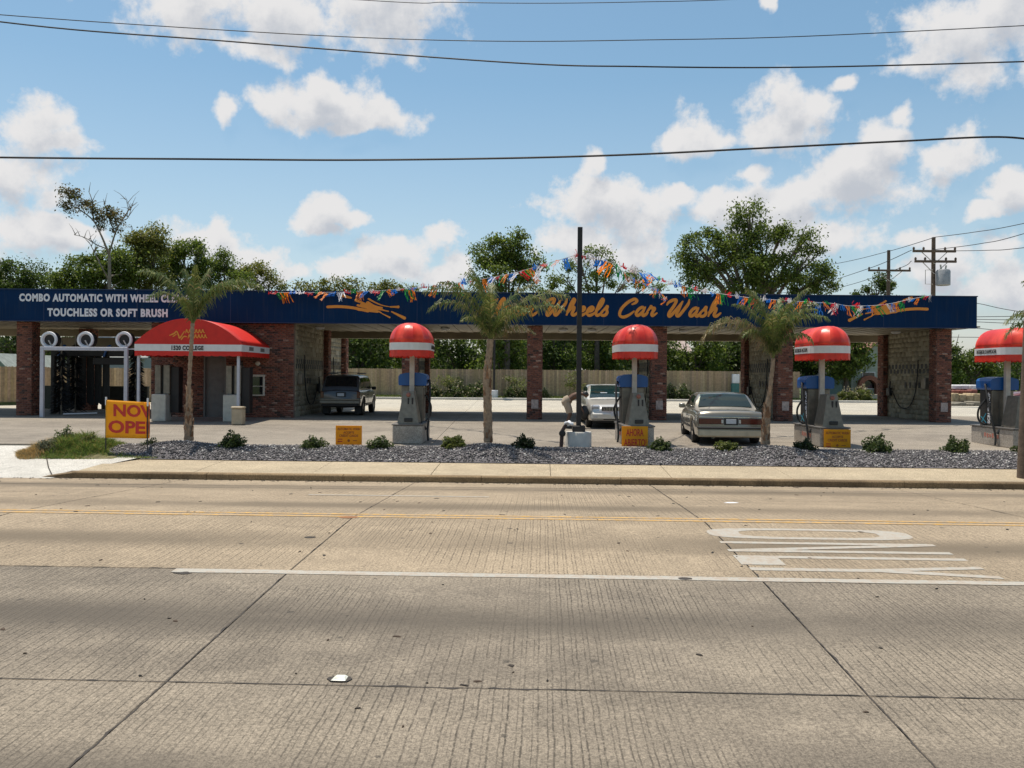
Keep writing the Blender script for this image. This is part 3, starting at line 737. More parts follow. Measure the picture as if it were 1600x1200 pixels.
# ------------------------------------------------------------------ car wash building
YF, YB = 34.0, 39.5
FZ0, FZ1 = 3.88, 5.08
def colx(px): return XP(px, YF)
bld = thing('car_wash_building', 'long brick car wash with open bays under a deep navy blue fascia', 'car wash', (0, YF, .16))
fasciaL, fasciaR = -25.5, XP(1527, 33.6, 490)
YFA = 33.62
# fascia panels
edges = [fasciaL + (fasciaR - fasciaL) * i / 12 for i in range(13)]
for a, b in zip(edges[:-1], edges[1:]):
    mb = MB(); mb.bbox(a + .0015, b - .0015, YFA, YFA + .14, FZ0, FZ1, .003); mb.build('fascia_panel', M_navy, bld)
mb = MB(); mb.box(fasciaL - .02, fasciaR + .02, YFA - .035, YFA + .16, FZ1, FZ1 + .035); mb.box(fasciaL - .02, fasciaR + .02, YFA - .02, YFA + .16, FZ0 - .03, FZ0)
mb.box(fasciaR, fasciaR + .05, YFA + .16, 41.2, FZ0, FZ1 + .03)
mb.build('fascia_trim', M_navydark, bld)
mb = MB(); mb.box(fasciaL, fasciaR - .02, YFA + .16, 41.2, FZ1 - .25, FZ1 - .1); mb.build('roof', M_roofmetal, bld)
mb = MB()
for a in edges[1:-1]:
    mb.box(a - .012, a + .012, YFA - .004, YFA - .001, FZ0 + .01, FZ1 - .01)
o = mb.build('panel_joint_strip', M_navydark, bld); tag(o, kind='stuff')
# soffit boards that run front to back, ribbed
SZ = 3.90
mb = MB(); x = fasciaL; k = 0
while x < fasciaR - .05:
    mb.box(x + .006, x + .294, YFA + .16, 40.8, SZ - (.0 if k % 2 else .018), SZ + .05); x += .3; k += 1
o = mb.build('soffit_boards', M_soffit, bld); tag(o, kind='stuff')
mb = MB(); mb.box(fasciaL, XP(1440, 40), 40.55, 40.85, SZ - .32, SZ + 1.1); mb.build('rear_beam', M_soffit, bld)
for px, py in ((696, 512), (880, 515), (905 + 20, 516), (1068, 517), (1262, 518), (500, 508), (1400, 519)):
    mb = MB(); mb.lathe([(.16, 0), (.20, -.02), (.20, -.07), (.12, -.11)], (XP(px, 36.5, py), 36.5, SZ - .02), 14); mb.build('ceiling_light', M_white, bld, True)
# brick pillars in front and behind
def pillar(px, front=True, h=FZ0 - .03, w=.60, plate=False, d=None):
    y0 = (YF if front else YB - .62) if d is None else d; cx = colx(px); z0 = lot_z(y0 + .2)
    mb = MB(); mb.box(cx - w / 2 + .01, cx + w / 2 - .01, y0 + .01, y0 + .61, z0 - .05, h - .001); p = mb.build('pillar', M_mortar, bld)
    masonry('bricks', pillar_faces(cx - w / 2 + .01, cx + w / 2 - .01, y0 + .01, y0 + .61, z0, h - .01), p)
    if plate:
        mb = MB(); mb.bbox(cx - .13, cx + .15, y0 - .03, y0 - .005, z0 + .42, z0 + .78, .01); mb.build('cover_plate', plain('pale_plate', (.42, .33, .29), .7, var=.3, scale=14) if 'pale_plate' not in MATS else MATS['pale_plate'], p)
for px, pl in ((37, 0), (639.5, 0), (835.5, 1), (1030, 1), (1227, 1), (1475, 1)): pillar(px, True, plate=bool(pl))
for px in (37, 639.5, 1030, 1227, 1475): pillar(px, False)
# partitions of painted block
def partition(cx, y0, y1, checks=True, gear='right', th=.22, h=SZ):
    z0 = lot_z(y0 + 1); mb = MB(); mb.box(cx - th / 2 + .006, cx + th / 2 - .006, y0, y1, z0 - .05, h - .02)
    p = mb.build('partition_wall', M_mortar if False else MATS['painted_block'], bld)
    L_ = y1 - y0; H = h - .05 - z0
    fs = [((cx + th / 2 - .006, y0, z0), (0, 1, 0), L_, H, (1, 0, 0)), ((cx - th / 2 + .006, y1, z0), (0, -1, 0), L_, H, (-1, 0, 0))]
    masonry('wall_blocks', fs, p, M_block, BLOCKPAL, bl=.39, bh=.19, th=.003, joint=.005)
    if checks:
        mb = MB()
        for side in (-1, 1):
            y = y0 + .05; k = 0
            while y + .17 < y1 - .05:
                for r in range(2):
                    if (k + r) % 2 == 0:
                        x = cx + side * (th / 2 + .004); mb.box(min(x, x + side * .008), max(x, x + side * .008), y, y + .165, z0 + 1.93 + .2 * r, z0 + 2.12 + .2 * r)
                y += .17; k += 1
        tag(mb.build('check_tiles', M_black, p), kind='stuff')
    s = 1 if gear == 'right' else -1; xf = cx + s * (th / 2 + .01)
    # hose loop, brush holder, wand tubes, small sign plates
    mb = MB(); pts = [(xf + s * .05, y0 + 1.2, z0 + 2.5), (xf + s * .06, y0 + 1.35, z0 + 1.3), (xf + s * .07, y0 + 1.9, z0 + .55), (xf + s * .07, y0 + 2.8, z0 + .5), (xf + s * .06, y0 + 3.6, z0 + 1.15), (xf + s * .08, y0 + 3.9, z0 + 1.35)]
    mb.tube(smoothpts(pts, 6), .022, 6); mb.build('hose', M_rubber, p, True)
    mb = MB(); mb.bbox(min(xf, xf + s * .12), max(xf, xf + s * .12), y0 + 3.75, y0 + 4.1, z0 + .95, z0 + 1.30, .02)
    mb.tube([(xf + s * .09, y0 + 3.9, z0 + .9), (xf + s * .1, y0 + 3.7, z0 + 1.6)], .035, 8); mb.build('brush_holder', M_black, p)
    for k in range(4):
        mb = MB(); mb.bbox(min(xf, xf + s * .02), max(xf, xf + s * .02), y0 + 1.1 + .42 * k, y0 + 1.25 + .42 * k, z0 + 1.32, z0 + 1.56, .004); mb.build('instruction_plate', M_black, p)
    mb = MB(); mb.bbox(min(xf, xf + s * .16), max(xf, xf + s * .16), y0 + .35, y0 + .72, z0 + 1.3, z0 + 1.75, .015); mb.build('coin_box', M_steel, p)
    return p
def smoothpts(P, n=8):
    P = [Vector(p) for p in P]; out = []
    for i in range(len(P) - 1):
        p0 = P[max(i - 1, 0)]; p1 = P[i]; p2 = P[i + 1]; p3 = P[min(i + 2, len(P) - 1)]
        for k in range(n):
            t = k / n; out.append(.5 * ((2 * p1) + (p2 - p0) * t + (2 * p0 - 5 * p1 + 4 * p2 - p3) * t * t + (3 * p1 - p0 - 3 * p2 + p3) * t ** 3))
    out.append(P[-1]); return out
partition(colx(639.5), YF + .62, YB - .62)
for px in (1030, 1227, 1475): partition(colx(px), YF + .62, YB - .62, gear='left')
# office block
OX0, OX1 = XP(236, YF), XP(459, YF)
z0 = .15; H = FZ0 - .03 - z0
DX0, DX1 = XP(318, YF), XP(353, YF); DH = 2.42
mb = MB()
for a, b, c, d in ((OX0, DX0, z0 - .05, FZ0 - .03), (DX1, OX1, z0 - .05, FZ0 - .03), (DX0, DX1, z0 + DH, FZ0 - .03)): mb.box(a + .01, b - .01, YF + .01, YF + .25, c, d)
mb.box(OX0 + .01, OX0 + .25, YF + .25, 39.4, z0 - .05, FZ0 - .03); mb.box(OX0 + .25, OX1, 39.2, 39.4, z0 - .05, FZ0 - .03)
office = mb.build('office_wall', M_mortar, bld)
masonry('bricks', [((OX0, YF + .01, z0), (1, 0, 0), DX0 - OX0, H, (0, -1, 0)), ((DX1, YF + .01, z0), (1, 0, 0), OX1 - DX1, H, (0, -1, 0)),
                   ((DX0, YF + .01, z0 + DH), (1, 0, 0), DX1 - DX0, H - DH, (0, -1, 0)), ((OX0 + .01, 39.4, z0), (0, -1, 0), 5.4, H, (-1, 0, 0))], office)
mb = MB(); mb.bbox(DX0 + .06, DX1 - .06, YF + .09, YF + .14, z0, z0 + DH - .06, .008); dr = mb.build('door', M_door, bld)
mb = MB(); mb.lathe([(.03, 0), (.035, -.02), (.035, -.06), (.01, -.07)], (DX1 - .16, YF + .09, z0 + 1.02), 10, axis='y'); mb.build('handle', M_steel, dr)
mb = MB(); mb.box(DX0, DX0 + .06, YF - .0, YF + .12, z0, z0 + DH); mb.box(DX1 - .06, DX1, YF - .0, YF + .12, z0, z0 + DH); mb.box(DX0 + .06, DX1 - .06, YF, YF + .12, z0 + DH - .06, z0 + DH); mb.build('door_frame', M_door, bld)
# long wall between office and first bay, in two runs with dark pillar between
wx = OX1 - .11
partition(wx, YF + .25, 39.4, gear='right', th=.22)
mb = MB(); mb.box(wx - .2, wx + .30, 39.42, 40.02, .1, SZ); pp = mb.build('pillar', M_mortar, bld)
masonry('bricks', pillar_faces(wx - .2, wx + .30, 39.42, 40.02, .16, SZ - .01), pp)
partition(wx, 40.04, 43.4, gear='right', th=.22)
mb = MB(); mb.box(wx - .2, wx + .35, 43.42, 44.0, .1, SZ); pp = mb.build('pillar', M_mortar, bld)
masonry('bricks', pillar_faces(wx - .2, wx + .35, 43.42, 44.0, .16, SZ - .01), pp)
mb = MB(); mb.box(wx - 1.8, wx + .5, 40.86, 44.2, SZ - .02, SZ + .5); mb.build('rear_bay_roof', M_soffit, bld)
# night window, meter row and alarm on the office wall
wn = XP(401, YF); zc = ZP(401, 602, YF)
mb = MB(); mb.bbox(wn - .33, wn + .33, YF - .06, YF - .005, zc - .42, zc + .42, .012); fr = mb.build('service_window', M_cream, bld)
mb = MB(); mb.bbox(wn - .26, wn + .26, YF - .075, YF - .063, zc - .02, zc + .34, .004); mb.build('pane', M_glassdark, fr)
mb = MB(); mb.bbox(wn - .26, wn + .26, YF - .075, YF - .063, zc - .36, zc - .05, .004); mb.build('pane', M_glassdark, fr)
for k in range(4):
    mb = MB(); mb.bbox(XP(376, YF) - .07, XP(376, YF) + .09, YF - .12, YF - .005, 1.15 + .33 * k, 1.37 + .33 * k, .015); mb.build('meter_box', M_black if k % 2 else M_galv, bld)
mb = MB(); mb.lathe([(.09, 0), (.09, -.05), (.05, -.09)], (XP(403, YF), YF - .01, ZP(403, 568, YF)), 12, axis='y'); mb.build('alarm_bell', M_cream, bld, True)
# white lettering, tunnel end of the fascia
def ftext(s, x0, x1, yb, yt, d=YFA - .006, mat=M_letterwhite, bold=.035, depth=.006, **kw):
    xa, xb = XP(x0, d, yb), XP(x1, d, yb); cx = (xa + xb) / 2; cpx = (x0 + x1) / 2
    return lettering(s, cx, d, ZP(cpx, yb, d), xb - xa, ZP(cpx, yt, d) - ZP(cpx, yb, d), mat, bld, bold=bold, depth=depth, **kw)
ftext('COMBO AUTOMATIC WITH WHEEL CLEANER', 30, 309, 472, 459.5, bold=.05, spacing=1.15)
ftext('TOUCHLESS OR SOFT BRUSH', 74, 262, 495, 482, bold=.05, spacing=1.15)
# orange brush script
G = {
 'e': (.85, [[(0, .42), (.35, .50), (.55, .78), (.42, 1.0), (.15, .82), (.06, .35), (.28, 0), (.62, .10), (.92, .42)]]),
 'l': (.62, [[(0, .35), (.32, 1.0), (.45, 1.75), (.32, 1.95), (.15, 1.4), (.08, .35), (.25, 0), (.48, .10), (.70, .40)]]),
 'h': (1.1, [[(.0, .45), (.30, 1.1), (.42, 1.75), (.30, 1.92), (.15, 1.3), (.06, .02)], [(.08, .25), (.35, .85), (.56, .98), (.60, .65), (.55, .2), (.68, 0), (.88, .08), (1.12, .40)]]),
 'n': (1.1, [[(-.05, .65), (.12, .98), (.18, .6), (.08, .0)], [(.10, .25), (.36, .85), (.57, .98), (.60, .6), (.55, .2), (.70, 0), (.90, .1), (1.12, .42)]]),
 'a': (1.0, [[(.68, .80), (.48, 1.0), (.2, .80), (.05, .35), (.16, .02), (.40, .12), (.66, .72)], [(.70, 1.0), (.60, .30), (.72, 0), (.90, .1), (1.08, .38)]]),
 'r': (.9, [[(-.02, .45), (.16, .95), (.22, 1.12), (.30, .90), (.58, .88), (.50, .45), (.48, .12), (.62, 0), (.90, .30)]]),
 's': (.8, [[(-.05, .35), (.28, .85), (.40, 1.12), (.42, .75), (.56, .35), (.42, .03), (.10, .02), (.02, .20)]]),
 'C': (1.5, [[(.95, 1.35), (1.22, 1.55), (1.25, 1.85), (.95, 1.95), (.45, 1.5), (.10, .75), (.12, .05), (.50, -.20), (.95, .05), (1.30, .5)]]),
 'W': (2.1, [[(-.25, 1.35), (-.15, 1.65), (.20, 1.92), (.50, 1.90), (.45, 1.3), (.20, .45), (.22, .02), (.42, .05), (.85, 1.0), (1.12, 1.75)], [(1.12, 1.75), (1.0, .9), (.92, .25), (1.02, .0), (1.22, .12), (1.55, .95), (1.72, 1.5), (1.70, 1.95)]]),
 'K': (1.3, [[(.28, 1.95), (.20, 1.0), (.02, 0)], [(1.15, 1.9), (.75, 1.3), (.25, .98)], [(.28, 1.0), (.60, .75), (.75, .2), (1.05, .02), (1.2, .2)]]),
}
def ribbon(mb, pts, w, y, dy=.00006, n=7, taper=.55):
    P = [Vector((p[0], 0, p[1])) for p in pts]; P = smoothpts(P, n); m = len(P); L_ = []
    for i, p in enumerate(P):
        t = (P[min(i + 1, m - 1)] - P[max(i - 1, 0)]); t = t.normalized() if t.length > 1e-6 else Vector((1, 0, 0))
        nn = Vector((-t.z, 0, t.x)); q = i / (m - 1); e = min(q, 1 - q) * 6
        ww = w * (taper + (1 - taper) * min(1, e)) * (1 + .18 * abs(nn.x * .6 - nn.z * .8))
        L_.append((p + nn * ww, p - nn * ww))
    vs = []
    for i, (a, b) in enumerate(L_): vs += [(a.x, y - dy * i, a.z), (b.x, y - dy * i, b.z)]
    # round ends
    fs = [(2 * i, 2 * i + 1, 2 * i + 3, 2 * i + 2) for i in range(m - 1)]
    mb.add(vs, fs)
    for idx, sgn in ((0, -1), (m - 1, 1)):
        a, b = L_[idx]; c = (a + b) / 2; r = (a - b).length / 2; t = (P[1] - P[0] if idx == 0 else P[-1] - P[-2]).normalized() * sgn
        nn = (a - b).normalized(); arc = [c + nn * r * math.cos(x) + t * r * math.sin(x) for x in [math.pi * k / 6 for k in range(7)]]
        mb.add([(q.x, y - dy * idx, q.z) for q in arc], [tuple(range(7))])
def thicken(o, t=.012):
    md = o.modifiers.new('solid', 'SOLIDIFY'); md.thickness = t; md.offset = 0
def script(word, x0px, x1px, basepx, name='script_letter'):
    d = YFA - .012; un = (ZP(980, 480, d) - ZP(980, 493, d)); zb = ZP((x0px + x1px) / 2, basepx, d)
    tot = sum(G[c][0] for c in word); xa, xb = XP(x0px, d, 490), XP(x1px, d, 490); sx = (xb - xa) / tot; x = xa
    for c in word:
        w_, strokes = G[c]; mb = MB()
        for si, st in enumerate(strokes):
            ribbon(mb, [(x + px_ * sx + pz * un * .30, zb + pz * un) for px_, pz in st], .052, d - .004 * si)
        mb.build(name, M_orange, bld); x += w_ * sx
script('Kleen', 748, 838, 492); script('Wheels', 851, 951, 492.5); script('Car', 966, 1025, 493); script('Wash', 1041, 1124, 494)
def splash(strokes, y):
    d = YFA - .012; mb = MB()
    for i, (pts, w0, w1) in enumerate(strokes):
        P = smoothpts([Vector((XP(a, d, b), 0, ZP(a, b, d))) for a, b in pts], 6); m = len(P); vs = []
        yy = d - .0015 * i
        L_ = []
        for k, p in enumerate(P):
            t = (P[min(k + 1, m - 1)] - P[max(k - 1, 0)]).normalized(); nn = Vector((-t.z, 0, t.x)); w = (w0 + (w1 - w0) * k / (m - 1)) * .021; L_.append((p + nn * w, p - nn * w))
        for a, b in L_: vs += [(a.x, yy, a.z), (b.x, yy, b.z)]
        mb.add(vs, [(2 * k, 2 * k + 1, 2 * k + 3, 2 * k + 2) for k in range(m - 1)])
        for idx, sg in ((0, -1), (m - 1, 1)):
            a, b = L_[idx]; c = (a + b) / 2; r = (a - b).length / 2
            if r < .004: continue
            t = (P[1] - P[0] if idx == 0 else P[-1] - P[-2]).normalized() * sg; nn = (a - b).normalized()
            arc = [c + nn * r * math.cos(x) + t * r * math.sin(x) for x in [math.pi * q / 6 for q in range(7)]]
            mb.add([(q.x, yy, q.z) for q in arc], [tuple(range(7))])
    mb.build('splash_logo', M_orange, bld)
SPL = [([(512, 479.5), (530, 479), (552, 481), (575, 486)], 2.6, 2.6), ([(560, 483), (575, 485), (590, 487)], 3, 2), ([(536, 462), (545, 464.5), (549, 465.5)], 2.8, 1.2),
       ([(556, 469), (566, 473), (585, 481), (607, 486.5)], 2.6, 1.0), ([(576, 467), (585, 472), (597, 477), (610, 479.5)], 1.8, .6), ([(610, 479.5), (620, 479.5), (622, 479.5)], 1.2, 2.8),
       ([(559, 477), (570, 480), (590, 486), (596, 489)], 2.2, 1.0), ([(566, 477), (582, 481), (598, 484)], 4.5, 1.5), ([(575, 474), (585, 479), (597, 481)], 4, 1.5), ([(597, 490), (605, 494), (609, 496)], .8, 1.6), ([(612, 487), (622, 492), (632, 497)], 1.2, 3.0)]
splash(SPL, 0)
def mir(p): return (1322 + (637 - p[0]) * (1453 - 1322) / (637 - 508), 500 - (500 - p[1]) * 1.0 + 3.5)
splash([([mir(q) for q in pts], a, b) for pts, a, b in SPL], 0)

# ------------------------------------------------------------------ tunnel equipment
YT = 33.1
gx0, gx1 = XP(66, YT), XP(197, YT); zt = ZP(130, 545, YT); zg = lot_z(YT)
t = thing('white_pipe_gate', 'white square pipe entry gate standing before the left tunnel bay', 'entry gate', (gx0, YT, zg))
mb = MB(); mb.bbox(gx0 - .07, gx0 + .07, YT - .06, YT + .06, zg, zt + .07, .012); mb.build('post', M_whitepipe, t)
mb = MB(); mb.bbox(gx1 - .07, gx1 + .07, YT - .06, YT + .06, zg, zt + .07, .012); mb.build('post', M_whitepipe, t)
mb = MB(); mb.bbox(gx0 + .072, gx1 - .072, YT - .06, YT + .06, zt - .07, zt + .07, .012); mb.build('crossbar', M_whitepipe, t)
mb = MB(); mb.bbox(gx1 + .072, XP(214, YT), YT - .02, YT + .02, zt - .02, zt + .02, .006); mb.build('side_rail', M_whitepipe, t)
for k, px in enumerate((76, 133, 193)):
    cx, cz = XP(px, YT + .12), ZP(px, 531, YT + .1); r = .30; yy = YT + .15
    b = thing('dryer_blower', ['round dryer blower with a white mouth ring, leftmost of three above the white gate', 'round white ringed dryer blower at the middle of the white gate', 'round white ringed dryer blower right above the gate post near the red awning'][k],
              'dryer blower', (cx, yy, cz), group='dryer blowers above the tunnel entrance')
    mb = MB(); mb.lathe([(.30, .02), (.31, .10), (.31, .30), (.20, .36)], (cx, yy, cz), 22, axis='y'); mb.build('housing', M_blackpaint, b, True)
    mb = MB(); n = 28; vs = []; fs = []
    prof = [(.325, -.01), (.31, -.07), (.235, -.075), (.20, .03)]
    for (rr, hh_) in prof:
        for q in range(n): a = 2 * math.pi * q / n; vs.append((cx + rr * math.cos(a), yy + hh_, cz + rr * math.sin(a)))
    for i in range(3):
        for q in range(n): q2 = (q + 1) % n; fs.append((i * n + q, i * n + q2, (i + 1) * n + q2, (i + 1) * n + q))
    mb.add(vs, fs); mb.build('mouth_ring', M_white, b, True)
    mb = MB(); mb.lathe([(.20, .03), (.16, .06)], (cx, yy, cz), 20, axis='y'); mb.build('throat', M_black, b)
    mb = MB(); mb.tube([(cx - .02, yy + .02, cz - .30), (cx, yy + .02, zt + .07)], .045, 8); mb.tube([(cx + .13, yy - .09, cz - .22), (cx + .02, yy - .10, cz - .02)], .025, 6); mb.build('bracket', M_galv, b)
# wash arches, brushes and curtains
def rotary(px, d, label, h0=2.6, r=.46):
    cx = XP(px, d); z = lot_z(d); b = thing('rotary_brush', label, 'wash brush', (cx, d, z), group='rotary brushes inside the wash tunnel')
    mb = MB(); mb.tube([(cx, d, z), (cx, d, z + h0 + .4)], .05, 8); mb.build('shaft', M_steel, b)
    n = 420; a = rng.uniform(0, 2 * np.pi, n); zz = rng.uniform(z + .15, z + h0, n); rr = r * (1 - .45 * ((zz - z) / h0) ** 2) * rng.uniform(.8, 1.1, n)
    w = .05; P = []
    for i in range(n):
        c, s = math.cos(a[i]), math.sin(a[i]); x1, y1 = cx + c * rr[i], d + s * rr[i]
        P += [(cx, d, zz[i]), (cx, d, zz[i] + .06), (x1, y1, zz[i] - .16), (x1 - s * w, y1 + c * w, zz[i] - .16), ]
    Fc = np.array([(0, 1, 3, 2)])[None] + (np.arange(n) * 4)[:, None, None]
    o = link('brush_strips', npmesh('brush_strips', np.array(P), Fc.reshape(-1, 4), np.full((n * 4, 3), 1.), M_rubber)); attach(o, b); tag(o, kind='stuff')
rotary(96, 35.2, 'tall black rotary brush standing in the left side of the wash tunnel')
rotary(118, 36.8, 'black rotary brush in the middle of the dark wash tunnel', 2.9)
rotary(212, 35.4, 'tall black rotary brush beside the tunnel wall next to the red awning')
t = thing('wash_arch', 'dark steel wash arch with blue sprayers spanning the tunnel behind the brushes', 'wash arch', (XP(140, 36.2), 36.2, .17))
ax0, ax1 = XP(84, 36.2), XP(214, 36.2)
for ax in (ax0, ax1): mb = MB(); mb.bbox(ax - .08, ax + .08, 36.1, 36.3, .16, 3.0, .01); mb.build('upright', M_blackpaint, t)
mb = MB(); mb.bbox(ax0 + .08, ax1 - .08, 36.05, 36.35, 2.55, 2.86, .02); mb.build('top_beam', M_blackpaint, t)
for px in (97, 168): mb = MB(); mb.tube(smoothpts([(XP(px - 5, 36), 35.95, 2.55), (XP(px, 36), 35.95, 2.9), (XP(px + 6, 36), 35.95, 3.0)], 5), .05, 8); mb.build('blue_sprayer', M_cap, t, True)
mb = MB(); mb.bbox(XP(150, 36.2), XP(200, 36.2), 35.9, 36.04, 2.2, 2.5, .02); mb.build('dryer_bar', M_blackpaint, t)
mb = MB(); mb.box(XP(62, 39), XP(232, 39), 38.9, 39.05, 2.95, 3.45); mb.build('rear_header', M_soffit, bld)
t = thing('tunnel_curtain', 'black hanging cloth strips across the middle of the wash tunnel', 'wash curtain', (XP(120, 37.4), 37.4, .2))
for k in range(11):
    x = XP(104, 37.4) + .17 * k; mb = MB(); y = 37.4 + .05 * (k % 2)
    mb.add([(x, y, .5 + .05 * (k % 3)), (x + .16, y + .02, .45), (x + .16, y, 2.7), (x, y, 2.7)], [(0, 1, 2, 3)]); o = mb.build('cloth_strip', M_black, t); thicken(o, .01)
t = thing('guide_rail', 'thin white wheel guide rail on the tunnel floor', 'guide rail', (XP(100, 33.6), 33.6, .16))
mb = MB(); mb.tube([(XP(99, 33.8), 33.8, .24), (XP(152, 34.4), 34.4, .26)], .025, 8); mb.build('rail', M_white, t)
t = thing('lower_tunnel_screen', 'low dark block screen wall at the rear of the wash tunnel', 'screen wall', (XP(150, 40.2), 40.2, .2))
mb = MB(); mb.box(XP(68, 40.2), XP(138, 40.2), 40.1, 40.3, .1, 1.25); mb.box(XP(160, 40.2), XP(232, 40.2), 40.1, 40.3, .1, 1.25); mb.build('screen_panel', plain('dark_green_screen', (.06, .065, .05), .8), t)

# ------------------------------------------------------------------ red entrance awning
AF = 30.5; axl, axr = XP(211, AF, 545), XP(377, AF, 545)
zv0, zv1, zb1, za = ZP(290, 555.5, AF), ZP(290, 548.5, AF), ZP(290, 538, AF), ZP(290, 498, AF)
aw = thing('entrance_awning', 'wide red arched canvas awning over the office door, with 1520 COLLEGE on its white band', 'awning', ((axl + axr) / 2, AF, lot_z(AF)))
zf = zb1 + .06
n = 28; arc = []
for i in range(n + 1):
    tt = i / n; x = axl + (axr - axl) * tt; q = abs(2 * tt - 1); arc.append((x, zf + (za - zf) * (1 - q ** 2.15) ** 1.0))
mb = MB(); mb.add([(x, AF, z) for x, z in arc] , [tuple(range(len(arc)))]); o = mb.build('front_panel', M_redaw, aw); thicken(o, .01)
mb = MB(); vs = []; ys = [AF + .008 + (YF - .03 - AF) * k / 4 for k in range(5)]
for j, y in enumerate(ys):
    for x, z in arc: vs.append((x, y, z + .006 - (.02 * math.sin(math.pi * (j % 2)) if j else 0)))
m = len(arc); mb.add(vs, [(j * m + i, j * m + i + 1, (j + 1) * m + i + 1, (j + 1) * m + i) for j in range(4) for i in range(m - 1)]); o = mb.build('roof_panel', M_redaw, aw, True); thicken(o, .008)
def awring(z0, z1, name, mat, off=0., scal=False):
    mb = MB(); pts = []
    N1 = 36; N2 = 28
    for i in range(N2 + 1): pts.append((axl - off, YF - .03 - (YF - .03 - AF) * i / N2))
    for i in range(1, N1 + 1): pts.append((axl - off + (axr - axl + 2 * off) * i / N1, AF - off))
    for i in range(1, N2 + 1): pts.append((axr + off, AF + (YF - .03 - AF) * i / N2))
    vs = []
    for i, (x, y) in enumerate(pts): vs += [(x, y, z0 + (.022 * (i % 3 == 0) if scal else 0)), (x, y, z1)]
    mb.add(vs, [(2 * i, 2 * i + 2, 2 * i + 3, 2 * i + 1) for i in range(len(pts) - 1)]); o = mb.build(name, mat, aw); thicken(o, .006)
awring(zv0 - .02, zv1, 'valance', M_redaw, .012, True); awring(zv1, zb1, 'white_band', M_band, .02); awring(zb1, zf + .01, 'upper_strip', M_redaw, .012)
for x in (XP(216, AF + .1), XP(372, AF + .1)):
    mb = MB(); mb.bbox(x - .045, x + .045, AF + .08, AF + .17, lot_z(AF) - .0, zb1, .008); mb.build('post', M_whitepipe, aw)
lettering('1520 COLLEGE', XP(293, AF), AF - .028, ZP(293, 547.3, AF), XP(318, AF) - XP(268, AF), ZP(293, 540, AF) - ZP(293, 547.3, AF), M_black, aw, bold=.05, depth=.003, spacing=1.1)
for yc in (AF + 1.1, AF + 2.5):
    lettering('OFFICE', axr + .028, yc, zv1 + .055, .6, .10, M_black, aw, facing=(1, 0), bold=.03, depth=.003) if False else None
    mb = MB(); mb.box(axr + .024, axr + .028, yc - .26, yc + .26, zv1 + .05, zb1 - .05); mb.build('dark_print', plain('faded_print', (.16, .15, .14), .7) if 'faded_print' not in MATS else MATS['faded_print'], aw)
# small orange script mark on the awning front
mb = MB(); d = AF - .012
def aws(pts, w, k): ribbon(mb, [(XP(a, d, b), ZP(a, b, d)) for a, b in pts], w, d - .004 * k)
aws([(265, 524), (272, 521), (276, 518), (279, 524), (281, 528), (288, 518)], .022, 0); aws([(283, 531), (287, 526), (292, 526)], .02, 1); aws([(276, 522), (270, 526)], .015, 2)
for r_, (xa, xb, yb) in enumerate(((290, 320, 520.5), (294, 320, 528.5))):
    x = xa
    while x < xb: aws([(x, yb), (x + 2, yb - 5.5), (x + 3, yb - 2), (x + 5, yb - .5)], .016, 3 + r_); x += 5
mb.build('orange_script_mark', M_orange, aw)

# ------------------------------------------------------------------ office forecourt
def paystation(px, label):
    d = 31.6; cx = XP(px, d); z = lot_z(d); t = thing('pay_station', label, 'pay station', (cx, d, z), group='pay stations under the red awning')
    mb = MB(); mb.bbox(cx - .26, cx + .26, d - .25, d + .3, z, z + .98, .02); mb.build('pedestal', M_tan if False else M_cream, t)
    mb = MB(); mb.bbox(cx - .24, cx - .03, d + .0, d + .45, z + .982, z + 2.05, .015); mb.build('cabinet', M_steel, t)
    mb = MB(); mb.bbox(cx + .07, cx + .30, d + .0, d + .45, z + .982, z + 2.05, .015); mb.build('cabinet', M_steel, t)
    mb = MB(); mb.bbox(cx - .03, cx + .07, d + .12, d + .4, z + .982, z + 2.0, .004); mb.build('recess', M_black, t)
    mb = MB(); mb.bbox(cx + .31, cx + .60, d + .1, d + .5, z + .3, z + 1.98, .01); mb.build('side_housing', M_blackpaint, t)
paystation(252, 'stainless pay station on a cream pedestal near the left awning post')
paystation(363, 'stainless pay station on a cream pedestal beside the right awning post')
d = 30.0; cx = XP(373, d); z = lot_z(d)
t = thing('litter_bin', 'tan square litter bin at the foot of the right awning post', 'litter bin', (cx, d, z))
mb = MB(); mb.bbox(cx - .19, cx + .19, d - .19, d + .19, z, z + .56, .03); mb.build('bin_body', M_tan, t)
mb = MB(); mb.bbox(cx - .21, cx + .21, d - .21, d + .21, z + .562, z + .64, .03); mb.build('lid', M_tan, t)

